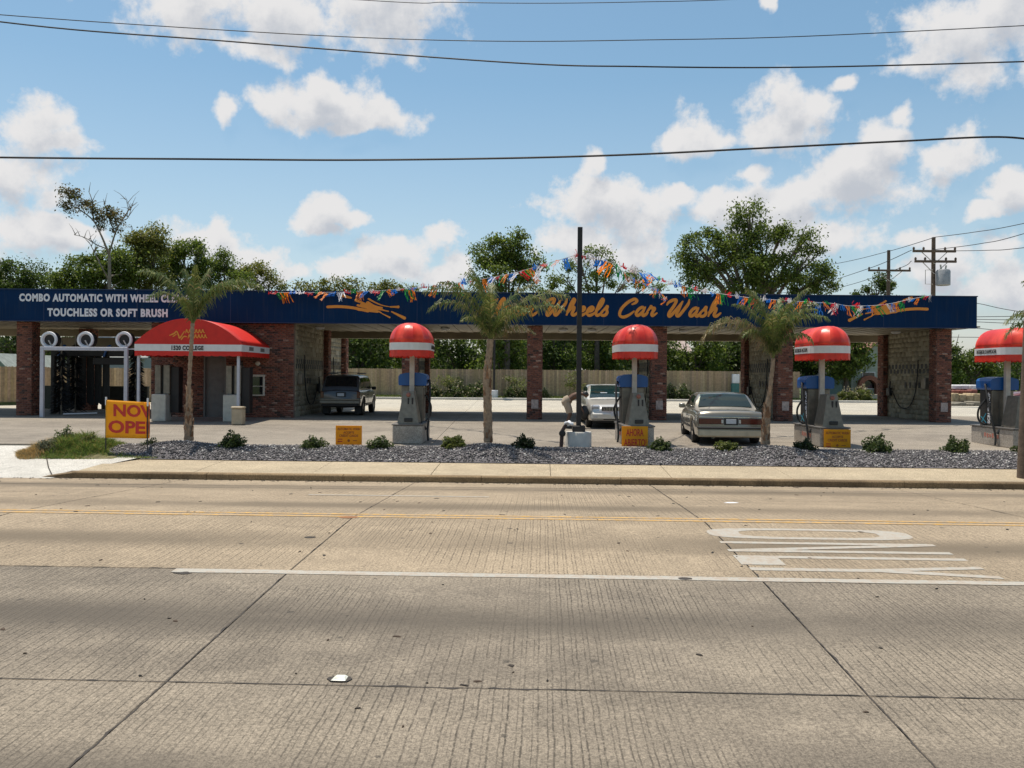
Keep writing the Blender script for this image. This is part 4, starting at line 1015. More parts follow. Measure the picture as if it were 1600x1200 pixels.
# ------------------------------------------------------------------ vacuum stations
def vacuum(xc, label, side, paneltext=None, bandtext=None, tall=False):
    """built at its own origin: x across, y away from the road"""
    t = thing('vacuum_station', label, 'vacuum station', (0, 0, 0), group='vacuum stations along the street edge')
    mb = MB(); mb.bbox(-.40, .40, 0, 2.15, 0, .50, .02); mb.build('island_base', M_island, t)
    mb = MB(); mb.bbox(-.425, .425, -.02, 2.17, .502, .545, .008); mb.build('island_top', M_islanddark, t)
    # stainless canister stand, tapering upwards
    mb = MB(); zb, zt_ = .546, 1.42
    def fr(z): k = (z - zb) / (zt_ - zb); return .29 - .15 * k, .12 + .10 * k, .80 - .06 * k
    vs = []
    for z in (zb, .62, 1.0, zt_):
        w, y0, y1 = fr(z); vs += [(-w, y0, z), (w, y0, z), (w, y1, z), (-w, y1, z)]
    mb.add(vs, [(4 * i + j, 4 * i + (j + 1) % 4, 4 * i + 4 + (j + 1) % 4, 4 * i + 4 + j) for i in range(3) for j in range(4)] + [(12, 13, 14, 15), (3, 2, 1, 0)])
    mb.build('canister_stand', M_steel, t)
    mb = MB(); mb.bbox(-.10, .12, .08, .20, .60, .70, .01); mb.build('coin_drawer', M_black, t)
    mb = MB(); mb.lathe([(.06, 0), (.06, -.03), (.03, -.05)], (.0, .20, 1.33), 12, axis='y'); mb.build('gauge', plain('gauge_face', (.28, .10, .07), .4) if 'gauge_face' not in MATS else MATS['gauge_face'], t)
    for xh in (.11, 0): mb = MB(); mb.bbox(xh - .02, xh + .02, .17, .20, 1.07, 1.24, .005); mb.build('hose_hook', M_blackpaint, t)
    # post and cabinet
    mb = MB(); mb.bbox(-.065, .065, .95, 1.08, .546, 3.05, .008); mb.build('post', M_galv, t)
    mb = MB(); mb.bbox(-.32, .30, 1.20, 1.84, .546, 1.56, .015); cb = mb.build('cabinet', M_steel, t)
    mb = MB(); mb.box(.302, .306, 1.26, 1.78, .62, 1.5); mb.build('side_panel', M_black, cb); mb = MB(); mb.box(-.326, -.322, 1.24, 1.80, .58, 1.54); mb.build('side_panel', M_black, cb)
    for x in (-.12, .10): mb = MB(); mb.box(x - .004, x + .004, 1.192, 1.199, .58, 1.54); mb.build('door_seam', M_islanddark, cb)
    mb = MB(); n = 10; pts = []
    pr = [(-.38, 1.57), (-.40, 1.62), (-.40, 1.82), (-.36, 1.88), (-.2, 1.925), (0, 1.94), (.2, 1.925), (.36, 1.88), (.40, 1.82), (.40, 1.62), (.38, 1.57)]
    mb.prism(pr, 1.13, 1.90); mb.build('blue_cap', M_cap, t)
    # domed canopy: stadium plan, fabric gores
    r = .555; hl = .50; yc = 1.03; zr = 2.76; ht = .54
    plan = []; N1 = 12
    for i in range(N1 + 1): a = math.pi * i / N1; plan.append((math.cos(a), math.sin(a), 1))
    plan.append((-1, 0, 0))
    for i in range(N1 + 1): a = math.pi + math.pi * i / N1; plan.append((math.cos(a), math.sin(a), -1))
    plan.append((1, 0, 0))
    m = len(plan); vs = []; K = 8
    for j in range(K):
        ph = math.pi / 2 * j / K
        for i, (c, s, k) in enumerate(plan):
            puff = 1 + .030 * (i % 2); rr = r * math.cos(ph) ** .82 * puff
            vs.append((c * rr, yc + k * hl + s * rr, zr + ht * math.sin(ph) ** 1.05))
    top = [(0, yc + hl, zr + ht), (0, yc - hl, zr + ht)]; b0 = len(vs); vs += top
    fs = [(j * m + i, j * m + (i + 1) % m, (j + 1) * m + (i + 1) % m, (j + 1) * m + i) for j in range(K - 1) for i in range(m)]
    for i in range(m):
        i2 = (i + 1) % m; ka = b0 if plan[i][2] >= 0 and plan[i2][2] >= 0 and not (plan[i][2] == 0 and i > m // 2) else b0 + 1
        fs.append(((K - 1) * m + i, (K - 1) * m + i2, ka))
    # bridge between the two apexes is covered by the straight gores
    fs += [((K - 1) * m + N1 + 1, b0, b0 + 1), ((K - 1) * m + m - 1, b0 + 1, b0)]
    mb = MB(); mb.add(vs, fs); mb.c = [((1.22, 2.2, 2.4) if ((i % m) // 2) % 2 else (.88, .8, .8)) for i in range(len(vs))]; cn = mb.build('canopy', M_red, t, True); cn.data.set_sharp_from_angle(angle=R(14)); thicken(cn, .008)
    def ring(z0, z1, off, nm, mat, scal=False):
        P = []
        for i in range(m):
            c, s, k = plan[i]; c2, s2, k2 = plan[(i + 1) % m]
            for q in range(4):
                f = q / 4; P.append(((c + (c2 - c) * f) * (r + off), yc + (k + (k2 - k) * f) * hl + (s + (s2 - s) * f) * (r + off)))
        mm = len(P); vs = []
        for i, (x, y) in enumerate(P): vs += [(x, y, z0 + (.028 if scal and i % 4 in (0,) else 0)), (x, y, z1)]
        q = MB(); q.add(vs, [(2 * i, 2 * ((i + 1) % mm), 2 * ((i + 1) % mm) + 1, 2 * i + 1) for i in range(mm)]); o = q.build(nm, mat, t); thicken(o, .006)
    ring(2.545, 2.745, .016, 'white_band', M_band); ring(2.36, 2.548, .010, 'valance', M_red, True); ring(2.742, 2.79, .011, 'upper_hem', M_red)
    if bandtext:
        sx = -1 if side == 'left' else 1
        lettering(bandtext, sx * (r + .030), yc, 2.585, 1.0, .115, M_black, t, facing=(sx, 0), bold=.0, depth=.003)
    if paneltext:
        me = textmesh(paneltext, .88, .13, M_white, bold=.03, depth=.002)
        o = link('lettering', me); o.matrix_basis = Matrix(((0, 1, 0, -.330), (0, 0, 1, 1.27), (1, 0, 0, 1.05), (0, 0, 0, 1)))
        o.parent = cb
        q = MB(); q.add([(-.329, 1.75, .62), (-.329, 1.71, .62), (-.329, 1.46, .90), (-.329, 1.50, .90)], [(0, 1, 2, 3)]); q.add([(-.3295, 1.45, .62), (-.3295, 1.49, .62), (-.3295, 1.78, .80), (-.3295, 1.74, .80)], [(0, 1, 2, 3)])
        oo = q.build('cross_mark', plain('cyan_print', (.04, .30, .42), .5) if 'cyan_print' not in MATS else MATS['cyan_print'], cb); thicken(oo, .003)
    # hoses
    s = 1 if side == 'right' else -1
    mb = MB(); mb.tube(smoothpts([(s * .34, 1.45, 1.55), (s * .46, 1.3, 1.72), (s * .50, 1.1, 1.35), (s * .50, .9, .8), (s * .47, .75, .30), (s * .50, .70, .04)], 8), .028, 8)
    mb.build('vacuum_hose', M_rubber, t, True)
    mb = MB(); mb.tube(smoothpts([(s * .33, 1.5, 1.30), (s * .48, 1.6, 1.0), (s * .45, 1.65, .70), (s * .35, 1.5, .56)], 7), .028, 8); mb.build('vacuum_hose', M_rubber, t, True)
    mb = MB(); mb.tube([(s * .44, .72, .36), (s * .30, .65, .56)], .035, 8); mb.build('hose_nozzle', M_black, t)
    # worn red print on the island side
    q = MB()
    for k in range(6): q.box(s * .401 - (.003 if s < 0 else 0), s * .401 + (.003 if s > 0 else 0), .7 + .13 * k, .79 + .13 * k, .22 + .02 * (k % 2), .32 + .015 * (k % 3))
    q.build('worn_red_print', plain('worn_red', (.42, .16, .12), .8, var=.3, scale=30) if 'worn_red' not in MATS else MATS['worn_red'], t) if side == 'left' else None
    t.location = (xc, 23.3, 0); return t
vacuum(XP(637, 23.3), 'red domed vacuum station left of the palm, with its hose on the right', 'right', bandtext='INTERIOR VACUUM')
vacuum(XP(999.5, 23.3), 'red domed vacuum station beside the silver car, with the AHORA ABIERTO! sign on its base', 'left')
vacuum(XP(1305, 23.3), 'red domed vacuum station right of the parked sedan, with black side panel', 'left', 'SCRUB-IT-UP', 'INTERIOR VACUUM')
vacuum(XP(1607, 23.3, 640), 'red domed shampoo station cut by the right edge, lettered INTERIOR SHAMPOOER', 'left', 'SCRUB-IT-UP', 'INTERIOR SHAMPOOER')

# ------------------------------------------------------------------ black mast and its footing
d = 22.9; cx = XP(904.5, d); z0 = -.02
t = thing('steel_mast', 'tall square black steel mast standing on a round concrete footing', 'mast', (cx, d, .0))
mb = MB(); mb.lathe([(.345, -.25), (.345, .38), (.33, .40)], (cx, d, 0), 36); mb.build('concrete_footing', plain('footing_concrete', (.50, .48, .44), .85, var=.12, scale=5, bump=.3), t, True)
zt = ZP(904, 355, d)
mb = MB(); mb.bbox(cx - .165, cx + .165, d - .165, d + .165, .402, .56, .012); mb.build('base_box', M_blackpaint, t)
mb = MB(); mb.bbox(cx - .062, cx + .062, d - .062, d + .062, .562, zt, .006); mb.build('pole', M_blackpaint, t)
t = thing('standpipe', 'dark brown valve standpipe with a cloth on top, left of the concrete footing', 'standpipe', (XP(879, 22.7), 22.7, 0))
x = XP(879, 22.7)
mb = MB(); mb.tube([(x - .03, 22.7, -.1), (x, 22.7, .42), (x + .10, 22.7, .60)], [.05, .055, .045], 10); mb.build('pipe', plain('brown_pipe', (.05, .025, .02), .6), t, True)
mb = MB(); mb.lathe([(.03, 0), (.09, .01), (.09, .03), (.03, .04)], (x, 22.62, .36), 12, axis='y'); mb.build('valve_wheel', M_blackpaint, t)
mb = MB(); vs = []; 
for i in range(7):
    for j in range(5):
        vs.append((x + .05 + .04 * i, 22.6 + .05 * j, .58 + .07 * math.sin(i * 1.1 + j) * .5 + .05 * math.sin(j * 2.2) + .06 * math.sin(math.pi * i / 6)))
mb.add(vs, [(i * 5 + j, (i + 1) * 5 + j, (i + 1) * 5 + j + 1, i * 5 + j + 1) for i in range(6) for j in range(4)]); o = mb.build('cloth', M_white, t, True); thicken(o, .01)

# ------------------------------------------------------------------ yard signs
def yard_sign(px0, px1, py0, py1, d, label, kind, ground=None):
    x0, x1 = XP(px0, d), XP(px1, d); cpx = (px0 + px1) / 2; zt, zb = ZP(cpx, py0, d), ZP(cpx, py1, d); cx = (x0 + x1) / 2
    t = thing('yard_sign', label, 'sign', (cx, d, zb), group=None)
    mb = MB(); mb.bbox(x0, x1, d, d + .012, zb, zt, .002); mb.build('board', M_yellow, t)
    if ground is not None:
        for x in (x0 + .08, x1 - .08):
            q = MB(); q.tube([(x, d + .02, ground - .05), (x, d + .02, zt - .1)], .006, 6); q.build('wire_leg', M_galv, t)
    H = zt - zb; Wd = x1 - x0
    if kind == 'auto':
        for s, f, h0, k in (('AUTOMATIC WASH', .88, .76, .13), ('ACCEPTS', .42, .58, .12), ('CREDIT CARDS', .72, .41, .13)):
            lettering(s, cx, d - .004, zb + H * h0, Wd * f, H * k, M_signbrown, t, bold=.03, depth=.003, shear=.12)
        q = MB(); q.box(x0 + Wd * .08, x0 + Wd * .26, d - .004, d - .001, zb + H * .27, zb + H * .31); q.box(x0 + Wd * .08, x0 + Wd * .26, d - .004, d - .001, zb + H * .15, zb + H * .20); q.build('card_mark', M_signred, t)
        q = MB(); q.lathe([(.035, 0), (.033, -.003)], (cx, d - .001, zb + H * .22), 12, axis='y'); q.box(x0 + Wd * .66, x0 + Wd * .82, d - .004, d - .001, zb + H * .20, zb + H * .235); q.build('card_mark', M_signbrown, t)
    else:
        lettering('AHORA', cx - .0, d - .004, zb + H * .54, Wd * .66, H * .34, M_signred, t, bold=.02, depth=.003)
        lettering('ABIERTO!', cx + .01, d - .004, zb + H * .08, Wd * .86, H * .34, M_signred, t, bold=.02, depth=.003)
yard_sign(525, 566, 665, 695, 22.45, 'yellow AUTOMATIC WASH ACCEPTS CREDIT CARDS sign standing in the gravel', 'auto', 0.0)
yard_sign(1288, 1330, 671, 703, 23.22, 'yellow AUTOMATIC WASH sign leaning on the base of the third vacuum station', 'auto')
yard_sign(972, 1013, 666, 700, 23.22, 'yellow AHORA ABIERTO! sign leaning on the second vacuum base', 'ahora')
# NOW OPEN banner whose right side is blown round its post
d = 21.3; xl, xr = XP(166, d), XP(231, d); zt, zb = ZP(198, 625, d), ZP(198, 684, d)
t = thing('banner_sign', 'yellow NOW OPEN cloth banner stretched between two thin black posts', 'banner', ((xl + xr) / 2, d, -.2))
for x, z1 in ((xl, zt + .05), (xr, zt + .03)):
    q = MB(); q.tube([(x, d, -.25), (x, d, z1)], .016, 8); q.build('post', M_black, t)
    q = MB(); q.tube([(x, d, z1 - .18), (x, d, z1 + .02)], .024, 8); q.build('tie', M_white, t)
def bend(x, z):                                    # where the cloth runs: flat, rippled, then folded back at the right post
    k = (x - xl) / (xr - xl); y = d - .02 + .025 * math.sin(k * 7 + z * 3) * (k ** 2) - .03 * math.exp(-((k - .8) / .09) ** 2)
    if x > xr: return xr - (x - xr) * .25, d + .03 + (x - xr) * .9
    return x, y
mb = MB(); NX, NZ = 34, 10; vs = []
for i in range(NX + 1):
    x = xl + (xr - xl) * 1.32 * i / NX
    for j in range(NZ + 1):
        sag = -.05 * (x - xl) / (xr - xl); z = zb + (zt - zb) * j / NZ + sag * (.3 + .7 * j / NZ); q = bend(x, z); vs.append((q[0], q[1], z))
mb.add(vs, [(i * (NZ + 1) + j, (i + 1) * (NZ + 1) + j, (i + 1) * (NZ + 1) + j + 1, i * (NZ + 1) + j + 1) for i in range(NX) for j in range(NZ)])
o = mb.build('cloth', plain('yellow_banner_cloth', (.88, .46, .012), .6, trans=.45, var=.06), t, True); thicken(o, .004)
for s, xa, xw, z0_, hh_ in (('NOW', .19, 1.13, .57, .33), ('OPEN', .07, 1.24, .13, .34)):
    Wb = xr - xl; me = textmesh(s, Wb * xw, (zt - zb) * hh_, M_signred, bold=.035, depth=.0)
    bm = bmesh.new(); bm.from_mesh(me)
    for k in range(60):
        x = -Wb * .62 + Wb * 1.25 * k / 60; gm = bm.verts[:] + bm.edges[:] + bm.faces[:]
        bmesh.ops.bisect_plane(bm, geom=gm, plane_co=(x, 0, 0), plane_no=(1, 0, 0))
    x0_ = xl + Wb * (xa + xw / 2)
    for v in bm.verts:
        X_, Z_ = v.co.x + x0_, v.co.z + zb + (zt - zb) * z0_; Z_ += -.05 * (X_ - xl) / Wb * .6; q = bend(X_, Z_)
        v.co = (q[0] + (.008 if X_ > xr else 0), q[1] - .008 if X_ <= xr else q[1] , Z_)
    bm.to_mesh(me); bm.free(); o = link('lettering', me); attach(o, t)

# ------------------------------------------------------------------ overhead wires and poles
def wire(name, label, pts, r, cat='wire', group='overhead wires crossing above the street'):
    mb = MB(); mb.tube(smoothpts(pts, 10), r, 6, cap=False); return tag(mb.build(name, M_wire, smooth=True), label, cat, group)
dW = 18.9
wire('overhead_wire', 'thickest and lowest overhead cable running across the whole sky', [at(a, b, dW) for a, b in ((-560, 238), (0, 246), (300, 248.5), (550, 250), (800, 247), (1000, 241), (1200, 231), (1400, 221), (1560, 214))] + [Vector((11.75, dW, at(1600, 219, dW).z - .05))], .022)
wire('overhead_wire', 'second lowest overhead wire, dipping from the left corner to the middle', [at(a, b, dW) for a, b in ((-500, -40), (0, 34), (350, 64), (800, 98), (1000, 104), (1200, 105.5), (1400, 102), (1640, 95))], .016)
wire('overhead_wire', 'thin overhead wire just above the second one', [at(a, b, dW + .6) for a, b in ((-500, -20), (0, 23), (350, 47), (600, 60), (800, 64.5), (1000, 62.5), (1250, 57), (1640, 38))], .010)
wire('overhead_wire', 'topmost overhead wire, barely inside the frame', [at(a, b, dW + .3) for a, b in ((-300, -60), (550, -1), (700, 3.5), (850, 5), (1000, 3), (1170, -2), (1640, -25))], .008)
t = thing('utility_pole', 'dark wooden utility pole rising from the kerb at the right edge', 'utility pole', (11.2, 18.95, -.3))
xb = XP(1590, 18.95, 750) + .16
mb = MB(); mb.tube([(xb, 18.95, -.4), (xb + .13, 18.95, 3.5), (xb + .42, 18.95, 10.4)], [.165, .15, .11], 14); mb.build('shaft', M_polewood, t, True)
mb = MB(); mb.bbox(xb + .2, xb + 2.4, 18.79, 18.83, 10.0, 10.12, .01); mb.build('crossarm', M_polewood, t)
def bgpole(px, pytop, d, arms, label, transformer=False):
    x = XP(px, d); zt = ZP(px, pytop, d); t = thing('utility_pole', label, 'utility pole', (x, d, .3))
    mb = MB(); mb.tube([(x, d, .2), (x, d, zt)], [.17, .11], 12); mb.build('shaft', M_polewood, t, True)
    for (a, b, py) in arms:
        za_ = ZP((a + b) / 2, py, d); xa, xb_ = XP(a, d), XP(b, d); mb = MB(); mb.bbox(xa, xb_, d - .2, d - .08, za_ - .07, za_ + .07, .01); mb.build('crossarm', M_polewood, t)
        mb = MB(); mb.tube([(x, d - .14, za_ - .75), (x - (x - xa) * .6, d - .14, za_ - .05)], .025, 6); mb.tube([(x, d - .14, za_ - .75), (x + (xb_ - x) * .6, d - .14, za_ - .05)], .025, 6); mb.build('brace', M_galv, t)
        for f in (.02, .25, .75, .98):
            mb = MB(); xx = xa + (xb_ - xa) * f; mb.lathe([(.04, 0), (.07, .04), (.07, .12), (.03, .18)], (xx, d - .14, za_ + .07), 8); mb.build('insulator', M_polewood, t, True)
    if transformer:
        z = ZP(px, 447, d); mb = MB(); mb.lathe([(.36, 0), (.40, .03), (.40, .86), (.34, .94)], (x + .42, d - .35, z), 18); mb.build('transformer', M_grey, t, True)
        mb = MB(); mb.tube([(x + .3, d - .35, z + .94), (x + .25, d - .35, z + 1.25)], .05, 8); mb.tube([(x + .55, d - .35, z + .94), (x + .6, d - .35, z + 1.2)], .05, 8); mb.build('bushing', M_cream, t)
        mb = MB(); mb.tube([(x - .1, d - .15, z + .1), (x - .55, d - .15, z + .1), (x - .55, d - .15, z + .95), (x - .1, d - .15, z + .95)], .02, 6); mb.build('frame', M_galv, t)
bgpole(1457, 371, 52, [(1423, 1490, 393), (1426, 1491, 409)], 'wooden utility pole with two crossarms and a grey transformer behind the roof', True)
bgpole(1387, 391, 62, [(1354, 1420, 423)], 'shorter looking utility pole with one crossarm, left of the transformer pole')
for k, (pts, lb) in enumerate(((((1457, 371, 52), (1520, 363, 50), (1600, 349, 47), (1900, 280, 38)), 'wire rising right from the tip of the transformer pole'),
        (((1460, 390, 52), (1530, 381, 50), (1600, 365, 47), (1900, 270, 38)), 'wire rising right from the transformer pole upper crossarm'),
        (((1490, 392, 52), (1545, 391, 50), (1600, 387, 47), (1900, 350, 38)), 'nearly level wire leaving the upper crossarm to the right'),
        (((1457, 372, 52), (1387, 393, 62), (1300, 413, 72), (1180, 430, 90)), 'wire sagging left from the transformer pole tip to the shorter pole'),
        (((1424, 391, 52), (1356, 420, 62), (1250, 452, 78), (1150, 470, 95)), 'wire from the transformer pole left arm to the shorter pole'),
        (((1424, 408, 52), (1400, 421, 62), (1300, 452, 76), (1150, 480, 95)), 'wire leaving the lower crossarm towards the left trees'))):
    wire('distribution_wire', lb, [at(*p) for p in pts], .02, group='wires around the far poles')
for k, (a, b, c) in enumerate(((474, 479, 489), (495, 493, 494), (499, 500, 500), (503, 505, 506), (513, 517, 520), (527, 527, 528))):
    wire('service_wire', ['service wire meeting the fascia end highest of six', 'second service wire right of the fascia end', 'third service wire right of the fascia end', 'fourth service wire right of the fascia end',
                          'fifth service wire, dipping right below the fascia end', 'lowest service wire right of the brick end pillar'][k], [at(1480, a - (c - a) * .3, 60), at(1527, a, 58), at(1610, c, 55), at(1900, c + (c - a) * 2, 50)], .022, group='service wires at the right')

# ------------------------------------------------------------------ foliage
def leafmesh(name, P, size, pal, mat=None, upbias=.4, jit=.3, aspect=.55):
    n = len(P); s = size * rng.uniform(.6, 1.3, n)[:, None]
    a = rng.normal(0, 1, (n, 3)); a /= np.linalg.norm(a, axis=1)[:, None]
    nn = rng.normal(0, 1, (n, 3)); nn[:, 2] = np.abs(nn[:, 2]) + upbias; b = np.cross(nn, a); b /= np.linalg.norm(b, axis=1)[:, None]
    V = np.stack([P - a * s * .5, P + b * s * aspect * .5, P + a * s * .5, P - b * s * aspect * .5], 1)
    V[:, 2, 2] -= s[:, 0] * .15
    pal = np.array(pal); C = pal[rng.integers(0, len(pal), n)] * rng.uniform(1 - jit, 1 + jit, (n, 1)); C = np.repeat(C, 4, 0)
    return npmesh(name, V.reshape(-1, 3), np.arange(n * 4).reshape(-1, 4), C, mat or M_leaf)
def clumps(lobes, n, spread=.45, shell=.55, dens=9.0):
    """leaf positions gathered into clumps that fill each lobe unevenly"""
    w = np.array([l[1] * l[3] for l in lobes]); w = w / w.sum(); out = []
    nc = max(6, int(sum(l[1] * l[3] for l in lobes) * dens))
    for (c, rx, ry, rz), wi in zip(lobes, w):
        k = max(3, int(nc * wi)); d = rng.normal(0, 1, (k, 3)); d /= np.linalg.norm(d, axis=1)[:, None]
        r = shell + (1 - shell) * rng.random(k) ** .6; r *= rng.uniform(.82, 1.16, k)
        cc = np.array(c) + d * np.array([rx, ry, rz]) * r[:, None]
        m = max(4, int(n * wi / k)); sp = spread * rng.uniform(.6, 1.35, k)
        pts = cc[:, None, :] + rng.normal(0, 1, (k, m, 3)) * sp[:, None, None] * np.array([1, 1, .72])
        out.append(pts.reshape(-1, 3))
    return np.concatenate(out)
GREEN = [(.140, .195, .028), (.110, .160, .024), (.175, .220, .038), (.075, .115, .020)]
DARKG = [(.070, .112, .020), (.052, .086, .018), (.095, .135, .026)]
YELG = [(.190, .200, .034), (.145, .165, .030), (.215, .200, .045), (.105, .125, .024)]
def tree(name, label, d, lobes, n, pal, size=.24, spread=.5, trunkpx=None, trunkr=.22, shell=.5, airy=False, dens=5.0, depthk=.9, group=None):
    L3 = []
    for (px, py, rx, ry) in lobes:
        c = at(px, py, d); k = d / F; L3.append(((c.x, c.y + random.uniform(-.15, .15) * rx * k, c.z), rx * k, min(rx, ry * 1.3) * k * depthk, ry * k))
    cx = np.mean([l[0][0] for l in L3]) if trunkpx is None else XP(trunkpx, d)
    t = thing(name, label, 'tree', (cx, d, .45), group=group)
    o = link('crown', leafmesh('crown', clumps(L3, n, spread, shell, dens), size, pal)); attach(o, t)
    mb = MB(); base = Vector((cx, d, .3)); top = max(L3, key=lambda l: l[0][2])
    low = min(l[0][2] for l in L3); fork = Vector((cx + .1, d, max(1.6, .3 + (low - .3) * .55)))
    mb.tube([base, (base + fork) / 2 + Vector((.08, 0, 0)), fork], [trunkr * 1.2, trunkr, trunkr * .85], 8)
    for (c, rx, ry, rz) in L3:
        c = Vector(c); mid = fork.lerp(c, .5) + Vector((0, 0, .12 * (c - fork).length))
        mb.tube(smoothpts([fork, mid, c + Vector((0, 0, rz * .35))], 4), [trunkr * .6 * (1 - i / 9) for i in range(9)], 6)
        for q in range(5 if airy else 3):
            e = c + Vector((random.uniform(-1, 1) * rx * .8, random.uniform(-.5, .5) * ry, random.uniform(-.2, .9) * rz)); mb.tube([mid.lerp(c, .5), e], [trunkr * .22, .015], 5)
    mb.build('trunk', M_bark, t); return t
tree('dark_tree', 'dark round tree above the roof at the far left edge', 66, [(20, 435, 48, 26), (55, 428, 22, 20), (-35, 440, 60, 34), (0, 455, 60, 30), (75, 448, 30, 16)], 12000, DARKG, .22, .4)
tree('low_tree', 'dark low tree beyond the fence left of the wash tunnel', 58, [(5, 535, 40, 32), (60, 530, 40, 28), (-50, 530, 40, 40), (110, 545, 40, 28)], 6500, DARKG, .24, .4)
tree('broad_tree', 'small bright green tree left of the bare snag, above the roof letters', 64, [(137, 418, 24, 28), (98, 438, 26, 20), (122, 445, 42, 24), (165, 438, 32, 28), (190, 425, 22, 28), (185, 400, 14, 16)], 15000, GREEN, .22, .36)
tree('broad_tree', 'yellowish green tree right behind the bare snag', 66, [(222, 375, 24, 30), (208, 400, 28, 34), (238, 402, 28, 38), (225, 440, 50, 30), (245, 372, 16, 16)], 14000, YELG, .21, .34, dens=7)
tree('broad_tree', 'dark airy tree behind the crown of the left palm', 70, [(285, 395, 28, 22), (305, 415, 25, 26), (262, 410, 28, 30), (290, 440, 45, 26), (312, 392, 14, 14)], 13000, GREEN, .22, .36, airy=True, shell=.4)
tree('broad_tree', 'narrow dark tree right of the left palm crown', 72, [(350, 405, 18, 17), (345, 430, 26, 24), (362, 440, 26, 20)], 4500, GREEN, .22, .34, airy=True)
tree('broad_tree', 'pale green tree ending the left group above the fascia', 76, [(402, 432, 32, 20), (425, 440, 22, 18), (380, 445, 30, 18)], 4500, YELG, .22, .36)
tree('hedge_tree', 'low pale green tree row above the left splash logo', 80, [(480, 447, 24, 10), (510, 446, 26, 12), (545, 448, 28, 11), (580, 450, 24, 9), (500, 470, 60, 20), (570, 470, 60, 20)], 6500, YELG, .26, .34, dens=9)
tree('hedge_tree', 'small low tree above the fascia between splash logo and palm', 80, [(615, 452, 18, 9), (635, 456, 20, 9), (655, 462, 20, 10)], 2600, YELG, .24, .30, dens=9)
tree('oval_tree', 'tall oval tree rising behind the middle palm', 62, [(788, 392, 24, 26), (765, 402, 22, 28), (812, 400, 22, 26), (780, 430, 44, 34), (822, 425, 26, 26), (800, 372, 16, 12), (770, 380, 16, 14)], 11000, GREEN, .21, .33, shell=.45, dens=8)
tree('airy_tree', 'open branched tree behind the steel mast with sky showing through', 66, [(932, 392, 22, 13), (905, 410, 24, 16), (880, 435, 30, 18), (930, 440, 36, 20), (975, 440, 34, 17), (1010, 452, 26, 12), (870, 455, 40, 18), (950, 415, 20, 12)], 7000, GREEN, .19, .26, airy=True, shell=.5, dens=6)
tree('big_tree', 'largest tree, broad and many lobed, right of the middle behind the fascia', 60, [(1170, 334, 17, 18), (1172, 352, 30, 22), (1150, 378, 40, 28), (1112, 400, 36, 32), (1082, 384, 17, 20), (1200, 392, 38, 38), (1262, 372, 12, 26), (1262, 412, 30, 26), (1150, 430, 72, 42), (1215, 440, 70, 34), (1085, 425, 22, 34), (1288, 442, 26, 20), (1224, 356, 15, 13), (1120, 364, 16, 13), (1070, 402, 12, 14), (1300, 432, 14, 12)], 32000, GREEN + [(.085, .115, .02)], .20, .34, trunkr=.35, shell=.5, dens=8)
tree('small_tree', 'small dark tree at the foot of the shorter utility pole', 68, [(1370, 446, 26, 15), (1355, 460, 20, 14), (1388, 460, 20, 14)], 3200, DARKG, .2, .28)
tree('right_tree', 'dark tree beyond the lot between the end pillar and the shampoo station', 66, [(1500, 560, 26, 26), (1530, 570, 30, 28), (1560, 565, 26, 30), (1480, 545, 24, 28)], 7500, DARKG + GREEN, .22, .36)
tree('right_tree', 'dark tree filling the right edge behind the shampoo station', 68, [(1600, 560, 30, 34), (1640, 550, 40, 44), (1680, 560, 50, 50), (1575, 585, 30, 24)], 7500, DARKG, .22, .36)
for k, (px, w, pyc, pl, lb) in enumerate(((565, 46, 545, DARKG, 'dark tree under the roof line just right of the parked van'), (640, 50, 540, GREEN, 'green tree seen under the roof behind the first vacuum dome'), (715, 46, 548, DARKG, 'dark tree under the roof left of the middle palm trunk'),
        (785, 46, 545, GREEN, 'dark tree under the roof right of the middle palm trunk'), (865, 48, 545, DARKG, 'dark tree under the roof between brick pillar and mast'), (940, 46, 545, GREEN, 'dark tree under the roof right of the mast'), (1010, 40, 550, DARKG, 'dark tree under the roof behind the second vacuum dome'),
        (1085, 46, 548, GREEN, 'green tree under the roof above the sedan'), (1150, 44, 552, DARKG, 'dark tree under the roof beside the rear brick pillar'), (1260, 46, 556, DARKG, 'dark tree under the roof behind the third vacuum dome'), (1320, 34, 545, GREEN, 'leafy tree hanging before the pale house gable'), (1425, 46, 535, GREEN, 'green tree seen through the last bay above the block wall'))):
    extra = [(px - 22, 590, 36, 22), (px + 22, 590, 36, 22)] if px < 1240 else [(px, 580, 30, 18)]
    tree('woodland_tree', lb, (59.5 if px == 1320 else 63 + (k % 3) * 2), [(px, pyc - 22, w * .8, 26), (px - 18, pyc, w * .8, 30), (px + 18, pyc, w * .8, 28), (px, pyc + 22, w * .9, 22)] + extra, 5200, pl, .27, .42, group='trees behind the wooden fence', shell=.35)
# deep woods that close the view behind those trees
n = 34000; X = rng.uniform(-46, 24, n); Y = rng.uniform(74, 82, n); Z = rng.uniform(.4, 1, n) * (5.0 + 1.2 * np.sin(X * .35) + .8 * np.sin(X * .9 + 2))
o = link('woodland', leafmesh('woodland', np.stack([X, Y, Z], -1), .62, DARKG)); tag(o, 'dense dark woods closing the view behind the fence', 'woods', kind='stuff')
n = 9000; X = rng.uniform(24, 60, n); Y = rng.uniform(84, 90, n); Z = rng.uniform(.2, 1, n) * (3.6 + .8 * np.sin(X * .5))
o = link('woodland', leafmesh('woodland', np.stack([X, Y, Z], -1), .6, DARKG)); tag(o, 'distant dark tree line beyond the neighbouring lot at the right', 'woods', kind='stuff')
